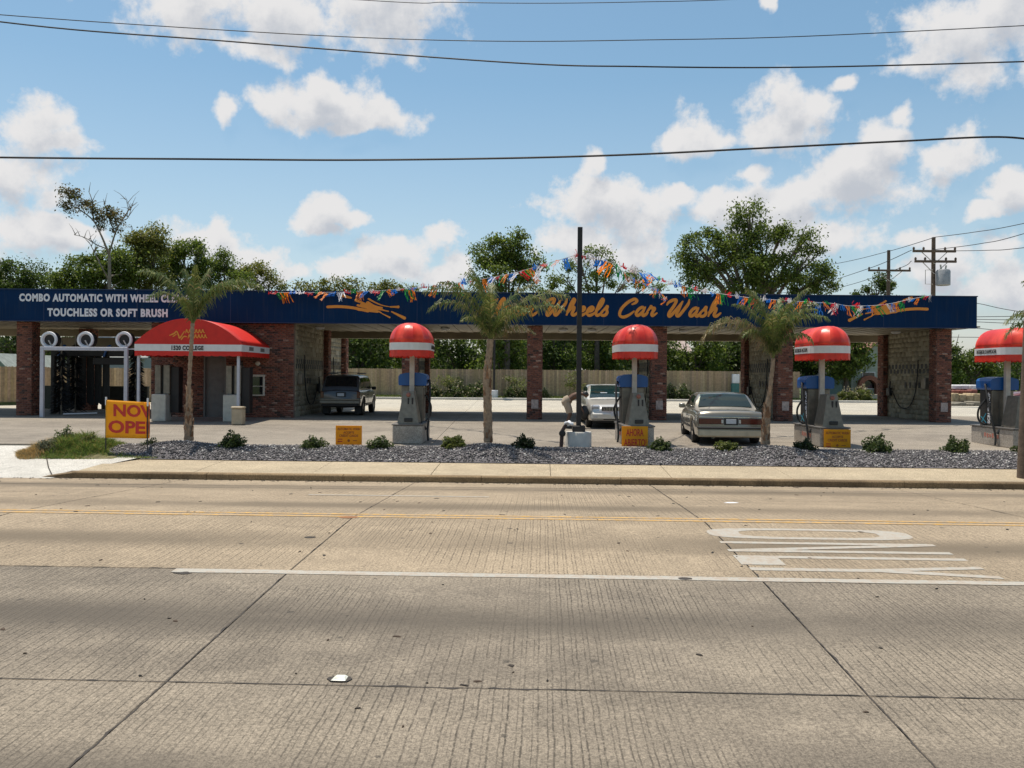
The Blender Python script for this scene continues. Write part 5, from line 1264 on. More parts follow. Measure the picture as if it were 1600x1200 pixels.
# bare snag
d = 61; t = thing('bare_snag', 'nearly bare forked tree with a few leaf tufts, tallest of the left group', 'tree', (XP(170, d), d, .45))
mb = MB()
def br(pts, r0, r1, wob=True):
    P = smoothpts([at(a, b, d + random.uniform(-.6, .6)) for a, b in pts], 5); m = len(P); mb.tube(P, [r0 + (r1 - r0) * i / (m - 1) for i in range(m)], 6)
    for q in range(len(P) // 2):
        p = P[random.randint(m // 3, m - 1)]; e = p + Vector((random.uniform(-.9, .9), random.uniform(-.4, .4), random.uniform(.1, 1.0))); mb.tube([p, (p + e) / 2 + Vector((0, 0, .08)), e], [r1 + .015, .015, .008], 5)
br([(170, 620), (171, 500), (171, 400)], .15, .10); br([(171, 400), (160, 372), (146, 345), (125, 328), (114, 322)], .085, .02); br([(171, 395), (180, 365), (190, 345), (203, 325)], .075, .02)
br([(170, 390), (150, 382), (132, 371), (116, 367)], .05, .015); br([(146, 345), (144, 315), (139, 300)], .05, .015); br([(180, 365), (168, 335), (163, 318)], .05, .015); br([(190, 345), (200, 330), (197, 312)], .04, .012)
br([(171, 440), (158, 415), (148, 395), (140, 380)], .06, .02); br([(190, 345), (200, 340), (206, 322)], .04, .012); br([(114, 322), (108, 310), (104, 296)], .03, .012)
mb.build('trunk', M_deadwood, t)
L3 = []
for (px, py, rx, ry) in ((170, 335, 9, 12), (160, 350, 8, 9), (150, 335, 8, 9), (108, 296, 9, 8), (120, 303, 9, 8), (106, 316, 7, 8), (132, 318, 9, 7), (143, 326, 8, 9), (180, 336, 9, 9), (183, 352, 8, 10), (112, 330, 5, 5), (104, 323, 4, 5)):
    c = at(px, py, d); k = d / F; L3.append(((c.x, c.y, c.z), rx * k, rx * k, ry * k))
o = link('crown', leafmesh('crown', clumps(L3, 2600, .24, .2, 14), .18, [(.12, .11, .03), (.09, .10, .025), (.14, .10, .04)])); attach(o, t)

# ------------------------------------------------------------------ palms
def palm(name, label, basepx, d, trunk, fronds, z0=.02, loc_shift=0, tr=(.135, .07), skirt=.45):
    """trunk: list of (px, py); fronds: (azimuth, elevation, length, droop, dryness)"""
    P = [at(a, b, d) for a, b in trunk]; P[0].z = z0
    t = thing(name, label, 'palm tree', tuple(P[0]), group='young palms in the gravel bed')
    S = smoothpts(P, 8); m = len(S); mb = MB(); rads = []
    for i in range(m):
        k = i / (m - 1); rads.append(tr[1] + (tr[0] - tr[1]) * max(0, 1 - k / skirt) ** .8 * (1 if k < skirt else 0) + (.012 * (i % 2)))
    mb.tube(S, rads, 12, col=(.85, .8, .75)); 
    tk = mb.build('trunk', M_palmbark, t, True)
    # old leaf bases clasping the lower trunk
    mb = MB()
    for i in range(46):
        k = random.uniform(.0, skirt); p = S[0].lerp(S[min(m - 1, int(k * (m - 1)) + 1)], 1) if False else S[min(m - 1, int(k * (m - 1)))]
        a = random.uniform(0, 2 * math.pi); rr = tr[1] + (tr[0] - tr[1]) * max(0, 1 - k / skirt) ** .8
        o_ = Vector((math.cos(a), math.sin(a), 0)); s_ = Vector((-math.sin(a), math.cos(a), 0)); h = random.uniform(.12, .28); w = random.uniform(.03, .06)
        q = p + Vector((0, 0, random.uniform(-.05, .1)))
        c = random.choice([(1.15, 1, .9), (.7, .5, .38), (.55, .38, .28), (1.3, 1.15, 1.0)])
        mb.add([q + o_ * (rr - .01) - s_ * w, q + o_ * (rr - .01) + s_ * w, q + o_ * (rr + .035) + s_ * w * .4 + Vector((0, 0, h)), q + o_ * (rr + .035) - s_ * w * .4 + Vector((0, 0, h))], [(0, 1, 2, 3)], 0, c)
    bo = mb.build('leaf_bases', M_palmbark, tk); tag(bo, kind='stuff')
    top = S[-1]
    for fi, (az, el, Ln, droop, dry) in enumerate(fronds):
        a, e = R(az), R(el); h = Vector((math.cos(a), math.sin(a), 0)); n = 18; pts = [top + Vector((0, 0, -.05))]; ang = e
        for i in range(n):
            pts.append(pts[-1] + (h * math.cos(ang) + Vector((0, 0, math.sin(ang)))) * (Ln / n)); ang -= R(droop) / n * (.4 + 1.3 * i / n)
        mb = MB(); gcol = (.17, .19, .05) if not dry else (.26, .20, .09)
        mb.tube(pts, [.022 * (1 - .8 * i / n) + .003 for i in range(n + 1)], 5, col=gcol)
        side = Vector((-math.sin(a), math.cos(a), 0)); vs = []; cs = []
        K = 56
        for q in range(K):
            u = .10 + .90 * q / K; i = min(n - 1, int(u * n)); f = u * n - i; p = pts[i].lerp(pts[i + 1], f); tg = (pts[i + 1] - pts[i]).normalized()
            for sg in (-1, 1):
                ll = .43 * Ln / 2 * (math.sin(math.pi * min(.97, .15 + .80 * u)) ** .7) * random.uniform(.75, 1.15)
                fan = random.uniform(-.35, .8)
                dr = (side * sg * random.uniform(.6, 1) + tg * .65 + Vector((0, 0, 1)) * fan).normalized(); p1 = p + dr * ll * .45
                p2 = p1 + (dr * .45 + Vector((0, 0, -1)) * random.uniform(.5, 1.1)).normalized() * ll * .55
                w = tg * .011 + Vector((0, 0, .004)); 
                vs += [p - w, p + w, p1 + w * 1.1, p1 - w * 1.1, p2 + w * .2, p2 - w * .2]
                r_ = random.random()
                c = (.085, .120, .028) if r_ < .5 else (.14, .170, .04) if r_ < .82 else (.30, .28, .11)
                if dry: c = (.26, .20, .10) if r_ < .5 else (.15, .15, .05)
                cs += [tuple(v_ * random.uniform(.85, 1.15) for v_ in c)] * 6
        b = len(mb.v); mb.v += [tuple(v_) for v_ in vs]; mb.c += cs
        for q in range(len(vs) // 6): o6 = b + q * 6; mb.f += [(o6, o6 + 1, o6 + 2, o6 + 3), (o6 + 3, o6 + 2, o6 + 4, o6 + 5)]; mb.m += [0, 0]
        me = bpy.data.meshes.new('frond'); me.from_pydata(mb.v, [], mb.f); me.materials.append(M_frond)
        at_ = me.color_attributes.new('tint', 'FLOAT_COLOR', 'POINT'); cc = np.ones((len(mb.v), 4), np.float32); cc[:, :3] = mb.c; at_.data.foreach_set('color', cc.ravel())
        o = link('frond', me); attach(o, t)
    return t
palm('palm_tree', 'slender palm before the red entrance awning', 297, 22.6, [(295, 690), (295, 640), (296, 590), (299, 540), (301, 505)],
     [(182, 78, 2.2, 92, 0), (165, 70, 1.9, 125, 0), (4, 68, 2.4, 110, 0), (-12, 76, 2.0, 120, 0), (30, 76, 1.9, 85, 0), (60, 84, 1.7, 40, 0), (-60, 86, 1.6, 30, 0), (-95, 72, 1.1, 90, 0), (140, 86, 1.6, 35, 0)],
     z0=.10, tr=(.12, .045), skirt=.42)
palm('palm_tree', 'tallest bushy palm in the middle, hiding the first letters of the script', 762, 22.6, [(763, 690), (762, 640), (761, 590), (764, 560), (766, 530)],
     [(180, 74, 2.5, 105, 0), (165, 68, 2.3, 120, 0), (200, 78, 2.2, 85, 0), (0, 62, 2.6, 88, 0), (-12, 52, 2.3, 80, 0), (20, 70, 2.3, 105, 1), (30, 74, 2.2, 70, 0), (90, 80, 2.0, 60, 0), (-90, 76, 1.7, 80, 0), (130, 82, 2.2, 55, 0), (-45, 66, 1.8, 110, 0), (-20, 40, 1.4, 90, 1), (215, 86, 2.0, 40, 0), (-130, 62, 1.4, 110, 0)],
     z0=.12, tr=(.115, .080), skirt=.75)
palm('palm_tree', 'wind ruffled palm with a long arching dry frond, beside the parked sedan', 1195, 22.6, [(1196, 692), (1198, 650), (1203, 610), (1207, 575), (1208, 560)],
     [(182, 66, 2.6, 150, 1), (172, 74, 2.3, 140, 1), (190, 86, 2.1, 50, 0), (150, 84, 2.0, 80, 0), (10, 84, 2.2, 95, 0), (-10, 80, 2.1, 120, 0), (60, 84, 2.0, 60, 0), (-80, 84, 1.9, 80, 0), (-110, 80, 1.8, 100, 0), (120, 86, 2.1, 50, 0), (-40, 82, 1.9, 90, 0), (0, 86, 2.2, 60, 0), (200, 84, 1.5, 150, 0), (-25, 78, 1.5, 160, 0)],
     z0=.12, tr=(.12, .048), skirt=.5)
palm('palm_tree', 'palm beyond the right edge whose drooping fronds enter the frame', 1660, 22.2, [(1662, 700), (1662, 640), (1661, 580), (1660, 530)],
     [(182, 60, 1.9, 125, 0), (172, 50, 1.75, 135, 0), (195, 66, 1.8, 120, 0), (0, 60, 2.0, 110, 0), (60, 70, 2.0, 80, 0), (-60, 70, 2.0, 90, 0), (120, 80, 2.0, 60, 0), (-120, 70, 1.8, 100, 0)],
     z0=.05, tr=(.13, .09), skirt=.6)

# ------------------------------------------------------------------ small shrubs of the bed
def shrubmesh(seed, r, h, pal):
    st = rng.bit_generator.state; n = 1700; d_ = rng.normal(0, 1, (n, 3)); d_ /= np.linalg.norm(d_, axis=1)[:, None]; d_[:, 2] = np.abs(d_[:, 2])
    rad = rng.random(n) ** .35; lump = 1 + .22 * np.sin(d_[:, 0] * 7 + seed) + .18 * np.cos(d_[:, 1] * 6 + d_[:, 2] * 7 + seed * 2)
    P = d_ * rad[:, None] * lump[:, None] * np.array([r, r, h]); P[:, 2] += .02
    return leafmesh('foliage', P, .082, pal, upbias=.6)
BP = [(.055, .085, .022), (.075, .11, .03), (.10, .13, .035), (.04, .06, .018)]
BD = [(.030, .045, .015), (.04, .06, .018)]
shr = [shrubmesh(k, .34, .36, BP) for k in range(4)] + [shrubmesh(9, .34, .36, BD), shrubmesh(5, .36, .28, [(.12, .15, .035), (.15, .17, .04)])]
stems = MB(); [stems.tube([(0, 0, -.05), (math.cos(a) * .15, math.sin(a) * .15, .22)], [.012, .005], 5) for a in (0, 1.3, 2.5, 3.8, 5)]
stm = stems.mesh('stems', M_bark)
for px, py, k, sc, lb in ((237, 698, 4, .8, 'dark shrub hiding behind the right post of the NOW OPEN banner'), (363, 699, 0, 1, 'round green shrub right of the left palm'), (490, 699, 1, .95, 'round shrub just left of the first yellow AUTOMATIC WASH sign'),
        (593, 701, 2, .95, 'small shrub between the yellow sign and the first vacuum station'), (709, 703, 5, 1.05, 'bright yellow green shrub left of the middle palm'), (818, 698, 4, .85, 'dark compact shrub right of the middle palm'),
        (1031, 707, 3, .95, 'spiky shrub right of the AHORA ABIERTO! sign'), (1136, 703, 5, .9, 'light green shrub in front of the sedan bumper'), (1258, 706, 4, .85, 'dark shrub at the left corner of the third vacuum base'),
        (1369, 711, 1, 1.15, 'loose twiggy shrub right of the second yellow AUTOMATIC WASH sign'), (1493, 709, 0, 1.0, 'round shrub left of the shampoo station'), (1603, 712, 2, .9, 'shrub half cut by the right edge')):
    d = 21.9; x = XP(px, d, py); z = gz(x, d) - .02 if px > 240 else -.12
    t = thing('shrub', lb, 'shrub', (x, d, z), random.uniform(0, 6), group='shrubs planted in the gravel bed'); t.scale = (sc * .9, sc * .9, sc * random.uniform(.75, .98))
    link('foliage', shr[k], t); link('stems', stm, t)
for px, py, d_, r_, h_, pal_, lb in ((103, 695, 21.7, .30, .46, [(.05, .075, .018), (.08, .11, .025)], 'dark leafy weed on top of the grassy clump at the left'), (78, 708, 21.3, .34, .26, [(.13, .14, .085), (.10, .11, .065)], 'grey green weed at the left front of the grassy clump'),
        (140, 700, 21.6, .26, .34, [(.12, .15, .03), (.17, .17, .05)], 'yellow green weed right of the dark one on the grassy clump')):
    n = 1500; D = rng.normal(0, 1, (n, 3)); D /= np.linalg.norm(D, axis=1)[:, None]; D[:, 2] = np.abs(D[:, 2]); P = D * (rng.random(n) ** .4)[:, None] * (1 + .3 * np.sin(D[:, 0] * 6) * np.cos(D[:, 1] * 5))[:, None] * np.array([r_, r_ * .8, h_])
    x = XP(px, d_, py); z = float(weedz(np.array([x]), np.array([d_]))[0][0]); t = thing('weed', lb, 'weed', (x, d_, z), group='leafy weeds on the left clump'); link('foliage', leafmesh('foliage', P, .06, pal_, upbias=.6), t)
# back bed
for px, k, sc, lb in ((676, 1, 1.7, 'pale tipped shrub at the fence just right of the first vacuum'), (712, 2, 1.9, 'pale tipped shrub under the thin young tree by the fence'), (745, 0, 1.9, 'pale tipped shrub at the fence left of the middle palm trunk'), (800, 3, 1.5, 'pale tipped shrub at the fence right of the white footing'), (820, 1, 1.3, 'pale tipped shrub touching the lone brick pillar'),
        (850, 4, 1.2, 'dark shrub at the fence right of the lone brick pillar'), (1046, 4, 1.8, 'dark shrub at the fence right of the third brick pillar'), (1066, 2, 1.8, 'pale tipped shrub at the fence left of the sedan mirror'), (1322, 5, 1.6, 'yellowish shrub before the low pale wall'), (1347, 5, 1.9, 'largest yellowish shrub before the low pale wall')):
    d = 56.6; t = thing('shrub', lb, 'shrub', (XP(px, d), d, .42), random.uniform(0, 6), group='shrubs along the fence'); t.scale = (sc, sc, sc * 1.25)
    link('foliage', shr[k], t); link('stems', stm, t)
    if k in (0, 1, 2, 3, 5):
        P = rng.normal(0, 1, (90, 3)); P /= np.linalg.norm(P, axis=1)[:, None]; P[:, 2] = np.abs(P[:, 2]); P *= np.array([.32, .32, .40]) * rng.uniform(.85, 1.25, (90, 1))
        link('pale_tips', leafmesh('pale_tips', P, .085, [(.42, .38, .26), (.34, .30, .18)]), t)['kind'] = 'stuff'
for px, py0, py1, lb in ((700, 582, 618, 'thin young tree staked by the fence right of the first vacuum'), (805, 590, 620, 'faint young tree by the fence left of the lone pillar'), (903, 590, 620, 'faint young tree by the fence behind the mast')):
    d = 57; tree('young_tree', lb, d, [((px), (py0 + py1) / 2 - 6, 17, 13), (px + 8, py0 + 14, 9, 9), (px - 9, py0 + 12, 8, 8)], 420, [(.14, .17, .04), (.18, .19, .06)], .15, .18, trunkr=.035, dens=5)

# ------------------------------------------------------------------ fence
def fence(label, a, b, h=1.85, zf=.42):
    a, b = Vector(a), Vector(b); L_ = (b - a).length; ang = math.atan2(b.y - a.y, b.x - a.x)
    t = thing('wooden_fence', label, 'fence', (a.x, a.y, zf), ang)
    M = Matrix.Translation((a.x, a.y, zf)) @ Matrix.Rotation(ang, 4, 'Z'); bw = .142; n = int(L_ / bw); mb = MB()
    for i in range(n):
        x0 = i * bw + .004; x1 = x0 + bw - .008; hh_ = h + random.uniform(-.012, .012); y = random.uniform(-.006, .006); k = random.uniform(.72, 1.22); c = (k, k * random.uniform(.93, 1.02), k * random.uniform(.85, 1.0))
        p = [(x0, z) for z in (0, hh_ - .03)] + [(x0 + .03, hh_), (x1 - .03, hh_)] + [(x1, z) for z in (hh_ - .03, 0)]
        vs = [M @ Vector((x, y + dy, z)) for dy in (0, .018) for x, z in p]
        mb.add(vs, [(0, 1, 2, 3, 4, 5)[::-1], (6, 7, 8, 9, 10, 11)] + [(q, (q + 1) % 6, 6 + (q + 1) % 6, 6 + q) for q in range(6)], 0, c)
    o = mb.build('fence_boards', M_fence, t); tag(o, kind='stuff')
    for z in (.3, .95, 1.6):
        mb = MB(); vs = [M @ Vector(p) for p in ((0, .03, z), (L_, .03, z), (L_, .07, z), (0, .07, z), (0, .03, z + .09), (L_, .03, z + .09), (L_, .07, z + .09), (0, .07, z + .09))]
        mb.add(vs, [(0, 3, 2, 1), (4, 5, 6, 7), (0, 1, 5, 4), (1, 2, 6, 5), (2, 3, 7, 6), (3, 0, 4, 7)]); mb.build('rail', M_fencer, t)
    return t
fence('long weathered board fence closing the back of the lot, seen under the roof', (-12.2, 58.0, 0), (XP(1252, 58), 58.0, 0), zf=.46)
fence('weathered board fence running back beside the wash tunnel at the left', (-34, 34.0, 0), (-12.2, 57.6, 0), zf=.30)
mb = MB(); mb.add([(-60, 30, .28), (-36.5, 31, .28), (-14, 56.2, .45), (-14, 58.6, .46), (-60, 58.6, .46)], [(0, 1, 2, 3, 4)]); 
mb.add([(-36.4, 30.9, .28), (-36.2, 30.8, .14), (-13.8, 56.0, .20), (-13.9, 56.1, .45)], [(0, 1, 2, 3)]); tag(mb.build('side_lawn', M_soil), kind='structure')
# rear mast footing
d = 56.4; x = XP(772, d); t = thing('rear_mast', 'black mast on a round white footing at the rear kerb, behind the middle palm', 'mast', (x, d, .4))
mb = MB(); mb.lathe([(.27, .2), (.27, .82), (.25, .84)], (x, d, .1), 20); mb.build('footing', M_white, t, True)
mb = MB(); mb.bbox(x - .07, x + .07, d - .07, d + .07, .94, 6.0, .01); mb.build('pole', M_blackpaint, t)
mb = MB(); mb.bbox(x - .25, x + .25, d - .5, d + .2, 6.0, 6.15, .03); mb.build('lamp_head', M_blackpaint, t)

# ------------------------------------------------------------------ neighbours
def house(label, x0, x1, y0, depth, zb, ze, zr, wallcol, roofcol, gable_front=True, wins=()):
    cx = (x0 + x1) / 2; t = thing('house', label, 'house', (cx, y0, zb))
    wm = plain('house_wall_' + str(len(MATS)), wallcol, .8, var=.06); rm = plain('house_roof_' + str(len(MATS)), roofcol, .9, var=.2, scale=4)
    mb = MB()
    if gable_front: mb.prism([(x0, zb), (x1, zb), (x1, ze), (cx, zr), (x0, ze)], y0, y0 + depth)
    else: mb.box(x0, x1, y0, y0 + depth, zb, ze)
    mb.build('wall', wm, t); mb = MB(); o_ = .35; th = .10
    if gable_front:
        sl = (zr - ze) / (cx - x0)
        for s in (-1, 1):
            xe = cx + s * (cx - x0 + o_); ze_ = ze - sl * o_
            vs = [(cx, y0 - o_, zr + .02), (xe, y0 - o_, ze_ + .02), (xe, y0 + depth + o_, ze_ + .02), (cx, y0 + depth + o_, zr + .02)]; vs += [(a, b, c + th) for a, b, c in vs]
            q = MB(); q.add(vs, [(0, 1, 2, 3), (7, 6, 5, 4), (0, 4, 5, 1), (1, 5, 6, 2), (2, 6, 7, 3), (3, 7, 4, 0)]); q.build('roof_slope', rm, t)
    else:
        ym = y0 + depth / 2
        for s in (-1, 1):
            ye = ym + s * (depth / 2 + o_); vs = [(x0 - o_, ym, zr), (x1 + o_, ym, zr), (x1 + o_, ye, ze - .1), (x0 - o_, ye, ze - .1)]; vs += [(a, b, c + th) for a, b, c in vs]
            q = MB(); q.add(vs, [(0, 1, 2, 3), (7, 6, 5, 4), (0, 4, 5, 1), (1, 5, 6, 2), (2, 6, 7, 3), (3, 7, 4, 0)]); q.build('roof_slope', rm, t)
    for (a, b, c, e) in wins:
        q = MB(); q.bbox(a - .06, b + .06, y0 - .06, y0 - .005, c - .06, e + .06, .01); f = q.build('window', M_white, t)
        q = MB(); q.bbox(a, b, y0 - .075, y0 - .062, c, e, .004); q.build('pane', M_glassdark, f)
    return t
dH = 61; house('pale green house with a rust red roof seen between the last two bays', XP(1330, dH), XP(1410, dH), dH, 8, .3, ZP(1345, 572, dH), ZP(1375, 548, dH) + .6, (.36, .42, .37), (.20, .10, .07), True, [(XP(1358, dH) - .45, XP(1358, dH) + .35, 1.2, 2.3)])
x = XP(1357, dH - .2); zc = ZP(1357, 603, dH)
t = thing('arched_porch', 'reddish brick arch against the pale green house', 'porch', (x, dH - .3, .4)); mb = MB()
poly = [(x - .75, .3), (x - .45, .3), (x - .45, 1.35)] + [(x + .45 * math.cos(math.pi - math.pi * k / 8), 1.35 + .45 * math.sin(math.pi * k / 8)) for k in range(9)] + [(x + .45, .3), (x + .75, .3), (x + .75, 1.5)] + [(x + .75 * math.cos(math.pi * k / 8), 1.5 + .6 * math.sin(math.pi * k / 8)) for k in range(9)]
mb.prism(poly, dH - .45, dH - .10); mb.build('arch', plain('arch_brick', (.30, .13, .09), .9, var=.3, scale=14), t)
dH = 60.5; house('small teal shed wall beyond the third vacuum station', XP(1288, dH), XP(1316, dH), dH, 3, .3, ZP(1300, 588, dH), ZP(1300, 578, dH), (.24, .34, .31), (.22, .24, .23), True)
dH = 70; house('pinkish gabled house roof peeking under the roof right of the third pillar', XP(1030, dH), XP(1075, dH), dH, 8, .3, ZP(1050, 552, dH), ZP(1052, 520, dH), (.50, .42, .38), (.36, .29, .26), False)
dH = 52; house('grey roofed house seen above the white entry gate in the tunnel', XP(70, dH), XP(170, dH), dH + 5, 7, .3, 2.9, 4.9, (.30, .32, .33), (.34, .34, .32), False)
house('small grey green gable house behind the fence at the left edge', XP(-30, 50), XP(17, 50), 50, 7, .3, ZP(5, 584, 50) + .2, ZP(-5, 555, 50), (.30, .36, .33), (.24, .27, .25), True)
d = 60; t = thing('low_wall', 'low pale masonry wall beyond the rear kerb at the right', 'wall', (XP(1330, d), d, .3))
mb = MB(); mb.bbox(XP(1262, d), XP(1400, d), d, d + .2, .2, ZP(1330, 617, d) + .05, .02); mb.build('wall_body', plain('pale_wall', (.55, .46, .36), .85), t)
t = thing('utility_cabinet', 'small teal and white cabinet standing before the fence above the sedan roof', 'utility box', (XP(1149, 57.5), 57.5, .45)); x = XP(1149, 57.5)
mb = MB(); mb.bbox(x - .24, x + .24, 57.4, 57.75, .45, 1.5, .03); mb.build('cabinet_body', plain('teal_paint', (.05, .16, .15), .6), t)
mb = MB(); mb.bbox(x - .20, x + .26, 57.4, 57.7, 1.502, 2.1, .03); mb.build('meter_hood', M_white, t)
# stacked stone and timber yard at the right
dY = 52
for k, (a, b, c, e, colr, lb) in enumerate(((1488, 1535, 640, 628, (.22, .20, .16), 'lowest grey stone pallet stack at the right yard'), (1518, 1562, 640, 630, (.30, .28, .22), 'low pale stone pallet stack behind the shampoo station'), (1488, 1532, 627, 616, (.42, .33, .20), 'tan timber stack in the right yard'),
        (1530, 1566, 628, 618, (.26, .24, .2), 'grey stone pile right of the tan timber stack'), (1490, 1528, 615, 609, (.22, .08, .06), 'dark red boards on top of the timber stack'), (1488, 1545, 608, 602, (.66, .66, .66), 'white sheeting lying on the stacked boards'))):
    dd = dY + k * .7; x0, x1 = XP(a, dd), XP(b, dd); z0, z1 = ZP((a + b) / 2, c, dd), ZP((a + b) / 2, e, dd)
    t = thing('material_stack', lb, 'material stack', ((x0 + x1) / 2, dd, z0), group='stacks in the neighbouring yard'); mm = plain('stack_' + str(k), colr, .9, var=.35, scale=5); m2 = 4
    for q in range(m2):
        xa = x0 + (x1 - x0) * q / m2; mb = MB(); hz = (z1 - z0) * random.uniform(.8, 1.15); mb.bbox(xa + .02, xa + (x1 - x0) / m2 * random.uniform(.92, 1.1), dd, dd + 1.4, max(.28, z0 - .02), z0 + hz + .0, .05); mb.build('block', mm, t)
# dark red parked van cut by the right edge is built with the cars below

# ------------------------------------------------------------------ pennants
PC = {'red': plain('pennant_red', (.62, .02, .03), .5, trans=.45), 'white': plain('pennant_white', (.70, .68, .70), .5, trans=.3), 'blue': plain('pennant_blue', (.01, .20, .68), .5, trans=.45),
      'orange': plain('pennant_orange', (.85, .24, .02), .5, trans=.45), 'green': plain('pennant_green', (.01, .28, .04), .5, trans=.45)}
def tuft(seed, Ln=.34, wd=.26):
    rs = random.Random(seed); mb = MB(); k = 6
    blow = rs.uniform(-.5, .5); lift = rs.choice([0, 0, 0, .5, .9])
    for i in range(k):
        x = -wd / 2 + wd * i / k; w = wd / k * .85; n = 4; p = Vector((x, 0, 0)); a = rs.uniform(-.5, .5) + blow; z = rs.uniform(-.25, .25); vs = []
        for j in range(n + 1):
            t_ = j / n; q = Vector((x + math.sin(a) * Ln * t_ * .6, rs.uniform(-.03, .03) + z * t_ * Ln, -Ln * t_ * (1 - lift * t_ * 1.4) * rs.uniform(.9, 1.05))); ww = w * (1 - .25 * t_)
            vs += [(q.x, q.y, q.z), (q.x + ww, q.y + .01 * rs.uniform(-1, 1), q.z - .01)]
        mb.add(vs, [(2 * j, 2 * j + 1, 2 * j + 3, 2 * j + 2) for j in range(n)])
    return mb
TM = {}
for cn_ in PC:
    for sd in range(4): TM[(cn_, sd)] = tuft(sd * 7 + len(cn_)).mesh('pennant', PC[cn_])
def pennants(label, pts, order=('red', 'white', 'blue', 'orange', 'green'), step=.30, start=0, scale=1.08):
    P = smoothpts([at(*p) for p in pts], 14); t = thing('pennant_string', label, 'bunting', tuple(P[0]), group='pennant strings tied to the mast')
    mb = MB(); mb.tube(P, .008, 5, cap=False); o = mb.build('cord', M_white, t)
    acc = .12; k = start
    for a, b in zip(P[:-1], P[1:]):
        L_ = (b - a).length; dirn = b - a; rz = math.atan2(dirn.y, dirn.x)
        if math.cos(rz) < 0: rz += math.pi
        while acc < L_:
            p = a + dirn * (acc / L_); o = link('pennant', TM[(order[k % 5], random.randint(0, 3))], None, p, (random.uniform(-.9, .9), random.uniform(-.35, .35) + math.atan2(-dirn.z * (1 if dirn.x > 0 else -1), math.hypot(dirn.x, dirn.y)), rz))
            q_ = scale * random.uniform(.7, 1.3); o.scale = (q_ * random.uniform(.8, 1.2), q_, q_); attach(o, t); acc += step * random.uniform(.75, 1.2); k += 1
        acc -= L_
pennants('pennant string running from the mast down left to the roof edge', [(905, 397, 22.9), (860, 410, 24.2), (800, 427, 26), (740, 438, 28), (660, 448, 30.5), (560, 456, 33), (425, 457, 33.5)])
pennants('pennant string sweeping from the mast down right along the fascia', [(905, 397, 22.9), (960, 412, 23.6), (1010, 428, 24.3), (1060, 445, 25.2), (1120, 458, 26.3), (1180, 466, 27.6), (1250, 471, 29), (1300, 474, 30), (1330, 478, 30.6), (1380, 476, 31.8), (1420, 468, 32.7), (1456, 461, 33.5)], start=0)
pennants('short twisted pennant string hanging behind the right one, ending above the word Car', [(968, 421, 23.7), (990, 436, 25), (1015, 447, 27), (1030, 456, 29), (1040, 470, 31)], step=.24, start=2, scale=.75)

# ------------------------------------------------------------------ cars
M_buick = plain('champagne_car_paint', (.24, .225, .185), .30, metal=.55, coat=.8, var=.03)
M_silver = plain('silver_car_paint', (.58, .57, .53), .28, metal=.5, coat=.8, var=.03)
M_suv = plain('silver_grey_car_paint', (.07, .07, .075), .32, metal=.45, coat=.6, var=.03)
M_maroon = plain('maroon_car_paint', (.12, .02, .02), .3, coat=.6)
M_clad = plain('tan_bumper_plastic', (.26, .23, .18), .5)
M_chrome = plain('chrome', (.7, .7, .7), .12, metal=1)
M_tail = plain('tail_lamp_red', (.075, .004, .004), .18, coat=.5)
M_headl = plain('headlamp_lens', (.55, .57, .60), .08, metal=.4)
M_plate = plain('plate_white', (.5, .52, .55), .5)
m, nt, p = newmat('tinted_glass'); p.inputs['Base Color'].default_value = (.02, .05, .05, 1); p.inputs['Roughness'].default_value = .03; p.inputs['Transmission Weight'].default_value = .55; p.inputs['IOR'].default_value = 1.45; p.inputs['Specular IOR Level'].default_value = .9; M_cglass = m
m, nt, p = newmat('privacy_glass'); p.inputs['Base Color'].default_value = (.008, .010, .012, 1); p.inputs['Roughness'].default_value = .05; M_pglass = m
def wheel(parent, x, y, r, s, hub):
    mb = MB(); mb.lathe([(r * .62, -.09), (r * .93, -.105), (r, -.07), (r, .07), (r * .93, .105), (r * .62, .09)], (0, 0, 0), 26, axis='y'); w = mb.build('wheel', M_rubber, None, True); w.location = (x, y, r); w.parent = parent
    mb = MB(); mb.lathe([(r * .60, .0), (r * .60, s * .075), (r * .45, s * .085), (r * .15, s * .10), (.02, s * .105)], (0, 0, 0), 18, axis='y'); q = mb.build('rim', hub, None, True); q.parent = w
